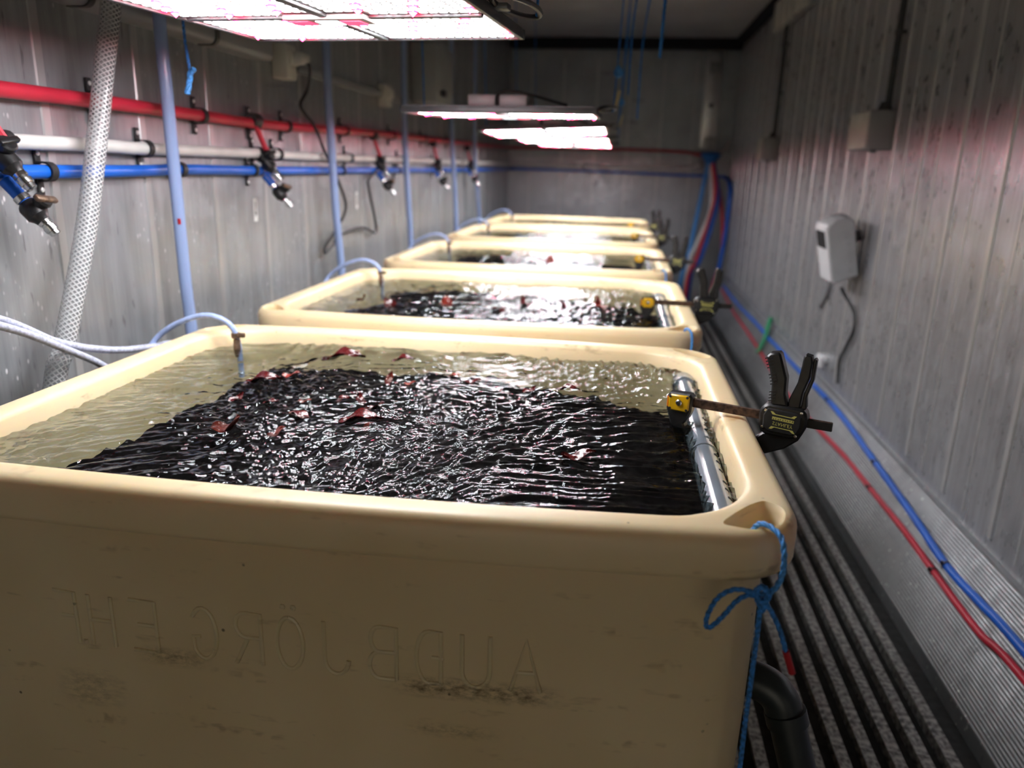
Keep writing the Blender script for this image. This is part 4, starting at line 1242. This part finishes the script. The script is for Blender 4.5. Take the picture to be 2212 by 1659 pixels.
# free rope end dangling by the left duct
t = thing('rope_end', 'frayed blue rope end dangling beside the pale blue hose', 'rope', (-0.985, 1.75, 1.437))
MB().rope(catmull([(-0.99, 1.75, ZC), (-0.988, 1.75, 1.9), (-0.985, 1.75, 1.592), (-0.981, 1.75, 1.52), (-0.977, 1.75, 1.484)], 8), 0.0034).build('rope', 'rope', t, world=True)
MB().rope(catmull([(-0.977, 1.75, 1.486), (-0.980, 1.748, 1.465), (-0.987, 1.746, 1.438)], 6), 0.0066, 0.05).build('frayed_end', 'ropelt', t, world=True)
MB().cyl((-0.978, 1.748, 1.478), (-0.964, 1.745, 1.492), 0.004, 8, 0.006).build('tuft', 'ropelt', t, world=True)
# slack ropes hanging from the ceiling in the aisle side
for k_, (x, y, z0, dx) in enumerate(((0.10, 2.5, 1.62, 0.005), (0.015, 2.9, 1.55, 0.06), (0.06, 3.4, 1.50, 0.05))):
    o = MB().rope(catmull([(x + dx, y, ZC), (x + dx * 0.6, y, 2.1), (x, y, 1.8), (x - 0.004, y, z0)], 6), 0.005 if k_ == 0 else 0.0035).build('slack_rope', 'rope')
    tag(o, ['thick twisted blue rope hanging loose from the ceiling', 'thin blue rope slanting down from the ceiling, left of the thick one', 'thin blue rope slanting down between the other two slack ropes'][k_], 'rope', 'slack ropes from the ceiling')

# ================================================================== LEFT WALL ELECTRICS
def socket(name, label, loc, sx, sy_, sz, plug=True):
    t = thing(name, label, 'socket', loc)
    MB().box((sx / 2, 0, sz / 2), (sx, sy_, sz), ch=0.006).build('housing', 'boxw', t)
    MB().box((sx + 0.006, 0, sz * 0.62), (0.014, sy_ * 0.72, sz * 0.42), ch=0.004).build('flap', 'boxw', t)
    if plug:
        MB().lathe((sx + 0.010, 0, sz * 0.60), (1, 0, 0), [(0, 0.02), (0.03, 0.02), (0.036, 0.015), (0.05, 0.012)], 12).build('plug', 'boxw', t)
    return t
socket('wall_socket', 'white wall socket with a plug high on the left wall', (XL, 2.665, 1.562), 0.055, 0.085, 0.11)
socket('wall_socket', 'small white wall box left of the edge on lamp', (XL, 3.85, 1.560), 0.045, 0.10, 0.10, False)
c = thing('wall_cabinet', 'bulky pale grey cabinet high on the left wall behind the lamps', 'cabinet', (XL, 4.62, 1.63))
MB().box((0.075, 0, 0.155), (0.15, 0.42, 0.31), ch=0.012).build('body', 'boxg', c)
MB().box((0.152, 0, 0.17), (0.012, 0.36, 0.22), ch=0.004).build('door', 'boxg', c)
MB().box((0.165, -0.10, 0.05), (0.012, 0.10, 0.035), ch=0.003).build('latch', 'cable', c)
o = MB().tube(catmull([(XL + 0.10, 2.665, 1.628), (XL + 0.105, 2.70, 1.60), (XL + 0.05, 2.80, 1.54), (XL + 0.03, 2.785, 1.485), (XL + 0.045, 2.87, 1.42), (XL + 0.055, 2.94, 1.33), (XL + 0.05, 3.10, 1.21), (XL + 0.03, 3.22, 1.11), (XL + 0.025, 3.12, 1.03), (XL + 0.025, 2.99, 0.975), (XL + 0.025, 2.975, 0.945), (XL + 0.025, 3.06, 0.965), (XL + 0.025, 3.17, 1.003), (XL + 0.025, 3.45, 1.010), (XL + 0.025, 3.64, 0.975), (XL + 0.025, 3.63, 1.05), (XL + 0.025, 3.56, 1.17), (XL + 0.025, 3.55, 1.22), (XL + 0.045, 3.62, 1.26)], 8), 0.006, 8).build('power_cable', 'cable')
tag(o, 'dark cable looping down the left wall from the white socket', 'cable')

# ================================================================== RIGHT WALL ELECTRICS
def jbox(label, y0, y1, z0, z1, xf):
    t = thing('junction_box', label, 'junction box', (XR, (y0 + y1) / 2, z0), group='junction boxes on the right wall')
    d = XR - xf; L = y1 - y0; H = z1 - z0
    b = MB().box((-d / 2, 0, H / 2), (d, L, H), ch=0.008).build('box', 'boxg', t)
    MB().box((-d - 0.003, 0, H / 2), (0.008, L * 0.94, H * 0.94), ch=0.003).build('lit_lid', 'boxw', b)  # paler plastic paints the lamplit front lighter than the sides
    for a in (-1, 1):
        for c_ in (-1, 1):
            MB().lathe((-d - 0.006, a * L * 0.4, H / 2 + c_ * H * 0.38), (-1, 0, 0), [(0, 0.006), (0.002, 0.005)], 8).build('lid_screw', 'screw', b)
    MB().tube([(-0.035, -L / 2 + 0.055, H - 0.002), (-0.035, -L / 2 + 0.055, H + 0.035)], 0.026, 14, True, [0.030, 0.018]).build('gland', 'conduit', t)
    MB().tube([(-0.026, -L / 2 + 0.055, H + 0.02), (-0.020, -L / 2 + 0.055, 2.47 - z0)], 0.0135, 12).build('conduit', 'conduit', t)
    MB().lathe((-d / 2, -L * 0.2, -0.012), (0, 0, 1), [(0, 0.012), (0.014, 0.014)], 10).build('bottom_gland', 'conduit', t)
    for zz in (0.30, 0.62):
        MB().box((-0.018, -L / 2 + 0.055, H + zz), (0.040, 0.04, 0.014), ch=0.003).build('conduit_clip', 'conduit', t)
    return t
jbox('junction box with a dark conduit above it, nearer one on the right wall', 3.50, 3.78, 1.405, 1.56, 1.005)
jbox('blurred junction box with conduit, farther one on the right wall', 5.95, 6.22, 1.385, 1.545, 1.005)
t = thing('socket_row', 'row of white sockets high on the right wall', 'socket', (XR, 5.8, 2.28))
MB().box((-0.018, 0, 0.10), (0.036, 1.05, 0.19), ch=0.006).build('back_box', 'boxg', t)
for k_ in range(5):
    MB().box((-0.050, -0.42 + k_ * 0.21, 0.10), (0.045, 0.15, 0.20), ch=0.012).build('socket', 'boxw', t)

# controller with a display
t = thing('controller_box', 'pale grey controller with a dark display hung on the right wall', 'controller', (1.085, 3.62, 0.848), (0, math.radians(-13), 0))
t.scale = (1, 1, 0.92)
prof = [(-0.095, 0.0), (0.0, 0.018), (0.005, 0.02), (0.012, 0.28), (0.0, 0.300), (-0.03, 0.312), (-0.07, 0.305), (-0.10, 0.285), (-0.108, 0.26), (-0.108, 0.02)]
hb = MB().prism(prof, 0.0, 0.20, 0.006).build('housing', 'ctrl', t)
MB().prism([(-0.113, 0.012), (-0.100, 0.0), (-0.100, 0.29), (-0.113, 0.27)], 0.004, 0.196, 0.002).build('front', 'ctrlw', hb)
MB().box((-0.114, 0.10, 0.215), (0.004, 0.15, 0.085)).build('display', 'display', hb)
for k_ in range(5):
    MB().box((-0.030, -0.0012, 0.06 + 0.042 * k_), (0.026, 0.003, 0.022), ch=0.001).build('vent', 'ctrl', hb)
MB().box((0.03, 0.10, 0.20), (0.05, 0.05, 0.05), ch=0.004).build('bracket', 'black', t)
o = MB().tube(catmull([(1.04, 3.66, 1.10), (1.00, 3.72, 1.125), (0.985, 3.86, 1.10), (1.03, 3.98, 1.03), (1.085, 4.10, 0.93), (1.095, 4.16, 0.84), (1.095, 4.10, 0.76), (1.095, 4.14, 0.68), (1.095, 4.22, 0.62)], 8), 0.008, 8).build('controller_cable', 'cableg')
tag(o, 'grey cable arching over the controller and down the right wall', 'cable')
o = MB().tube(catmull([(1.03, 3.66, 0.805), (1.06, 3.66, 0.76), (1.09, 3.62, 0.70), (1.093, 3.60, 0.62), (1.093, 3.68, 0.52), (1.093, 3.74, 0.44), (1.093, 3.72, 0.34)], 8), 0.0075, 8).build('controller_cable', 'cable')
tag(o, 'dark cable hanging from the bottom of the controller', 'cable')
t = thing('pipe_fitting', 'small white fitting low on the right wall above the scuff plate', 'fitting', (XR, 4.02, 0.345))
MB().box((-0.02, 0, 0.045), (0.04, 0.10, 0.03), ch=0.006).build('head', 'ctrlw', t)
MB().box((-0.018, 0.0, 0.015), (0.03, 0.04, 0.034), ch=0.006).build('stem', 'ctrlw', t)

# ================================================================== HOSES ALONG THE RIGHT SCUFF PLATE
nk = Vector((-0.268, 0, 0.153)).normalized()
def along(name, mat, pts, r, label):
    P = [Vector(p) + nk * (r + 0.001) for p in pts]
    o = MB().tube(catmull(P, 9), r, 14).build(name, mat)
    tag(o, label, 'hose', 'hoses along the right scuff plate')
    return o
def kx(z): return 0.937 + 0.153 * z / 0.268
bl = along('floor_hose', 'blue', [(kx(z), y, z) for y, z in ((-0.8, 0.20), (0.9, 0.20), (1.786, 0.198), (1.983, 0.192), (2.207, 0.186), (2.51, 0.203), (2.93, 0.220), (3.37, 0.238), (3.77, 0.243), (4.44, 0.232), (4.84, 0.232), (5.28, 0.226), (5.66, 0.229), (6.6, 0.22), (7.6, 0.23))], 0.0125, 'blue hose lying on the right scuff plate')
rd = along('floor_hose', 'red', [(kx(z), y, z) for y, z in ((-0.8, 0.16), (0.9, 0.165), (1.725, 0.160), (1.92, 0.146), (2.23, 0.149), (2.5, 0.155), (2.86, 0.152), (3.21, 0.150), (3.69, 0.132), (4.30, 0.118), (4.93, 0.130), (5.76, 0.150), (6.6, 0.16), (7.6, 0.2))], 0.0105, 'red hose lying on the right scuff plate below the blue one')
for host, y, z, r in ((rd, 2.86, 0.152, 0.0105), (rd, 2.234, 0.149, 0.0105), (bl, 2.204, 0.186, 0.0125), (bl, 2.95, 0.2205, 0.0125), (bl, 3.72, 0.243, 0.0125), (rd, 3.69, 0.132, 0.0105)):
    p = Vector((kx(z), y, z)) + nk * (r + 0.001)
    m_ = MB().tube([p + Vector((0, -0.004, 0)), p + Vector((0, 0.004, 0))], r + 0.002, 12)
    m_.box(p + nk * (r + 0.006), (0.006, 0.006, 0.012))
    m_.build('cable_tie', 'black', host, world=True)
o = MB().tube(catmull([(1.092, 5.42, 0.33), (1.06, 5.32, 0.285), (1.035, 5.24, 0.235), (0.99, 5.20, 0.135)], 6), 0.016, 8).build('strap', 'green')
tag(o, 'green strap hooked over the scuff plate on the right', 'strap')

# bundle of hoses in the far right corner
tag(MB().lathe((0.86, 7.95, 1.36), (0, 0, 1), [(0, 0.045), (0.03, 0.055), (0.07, 0.085), (0.10, 0.10), (0.115, 0.075)], 16).build('hose_wrap', 'rope'), 'dark blue wrap gathering the hoses in the far right corner', 'wrap')
bund = [('ropelt', [(0.84, 7.93, 1.38), (0.80, 7.92, 1.05), (0.735, 7.9, 0.54), (0.70, 7.9, 0.40), (0.672, 7.9, 0.2), (0.66, 7.9, 0.0)], 0.022, 'sky blue hose hanging leftmost in the far corner'),
        ('white', [(0.86, 7.93, 1.38), (0.90, 7.90, 0.95), (0.80, 7.88, 0.62), (0.735, 7.88, 0.42), (0.72, 7.88, 0.0)], 0.018, 'white hose hanging in the far corner'),
        ('red', [(0.88, 7.92, 1.38), (0.93, 7.90, 1.10), (0.87, 7.88, 0.75), (0.79, 7.86, 0.42), (0.74, 7.86, 0.30), (0.72, 7.84, 0.0)], 0.018, 'red hose hanging between the white and blue ones in the far corner'),
        ('blue', [(0.89, 7.97, 1.38), (0.96, 7.94, 1.05), (0.91, 7.92, 0.72), (0.83, 7.9, 0.42), (0.77, 7.9, 0.34), (0.75, 7.9, 0.0)], 0.026, 'thick deep blue hose hanging in the far corner'),
        ('red', [(0.90, 8.0, 1.37), (1.0, 7.98, 1.02), (1.045, 7.96, 0.72), (1.05, 7.95, 0.45), (1.0, 7.93, 0.2), (0.985, 7.92, 0.12)], 0.018, 'red hose hanging rightmost in the far corner'),
        ('blue', [(1.06, YB - 0.03, 1.25), (1.075, 7.95, 1.15), (1.07, 7.9, 0.8), (1.05, 7.9, 0.5), (1.02, 7.9, 0.22), (1.005, 7.9, 0.14)], 0.022, 'blue hose dropping beside the right wall in the far corner')]
for m_, p, r, lb in bund:
    tag(MB().tube(catmull(p, 8), r, 12).build('hanging_hose', m_), lb, 'hose', 'hoses hanging in the far corner')
t = thing('corner_box', 'small pale box on the cover strip in the far corner', 'box', (0.88, YB - 0.04, 1.50))
MB().box((0, -0.03, 0.06), (0.11, 0.06, 0.12), ch=0.006).build('housing', 'boxw', t)
MB().box((0.0, -0.045, -0.03), (0.09, 0.04, 0.06), ch=0.006).build('outlet', 'boxg', t)
o = MB().tube(catmull([(0.90, 8.1, 1.45), (1.0, 8.15, 1.50), (1.06, 8.2, 1.60)], 6), 0.012, 8).build('corner_cable', 'boxw')
tag(o, 'short pale cable rising to the right in the far corner', 'cable')
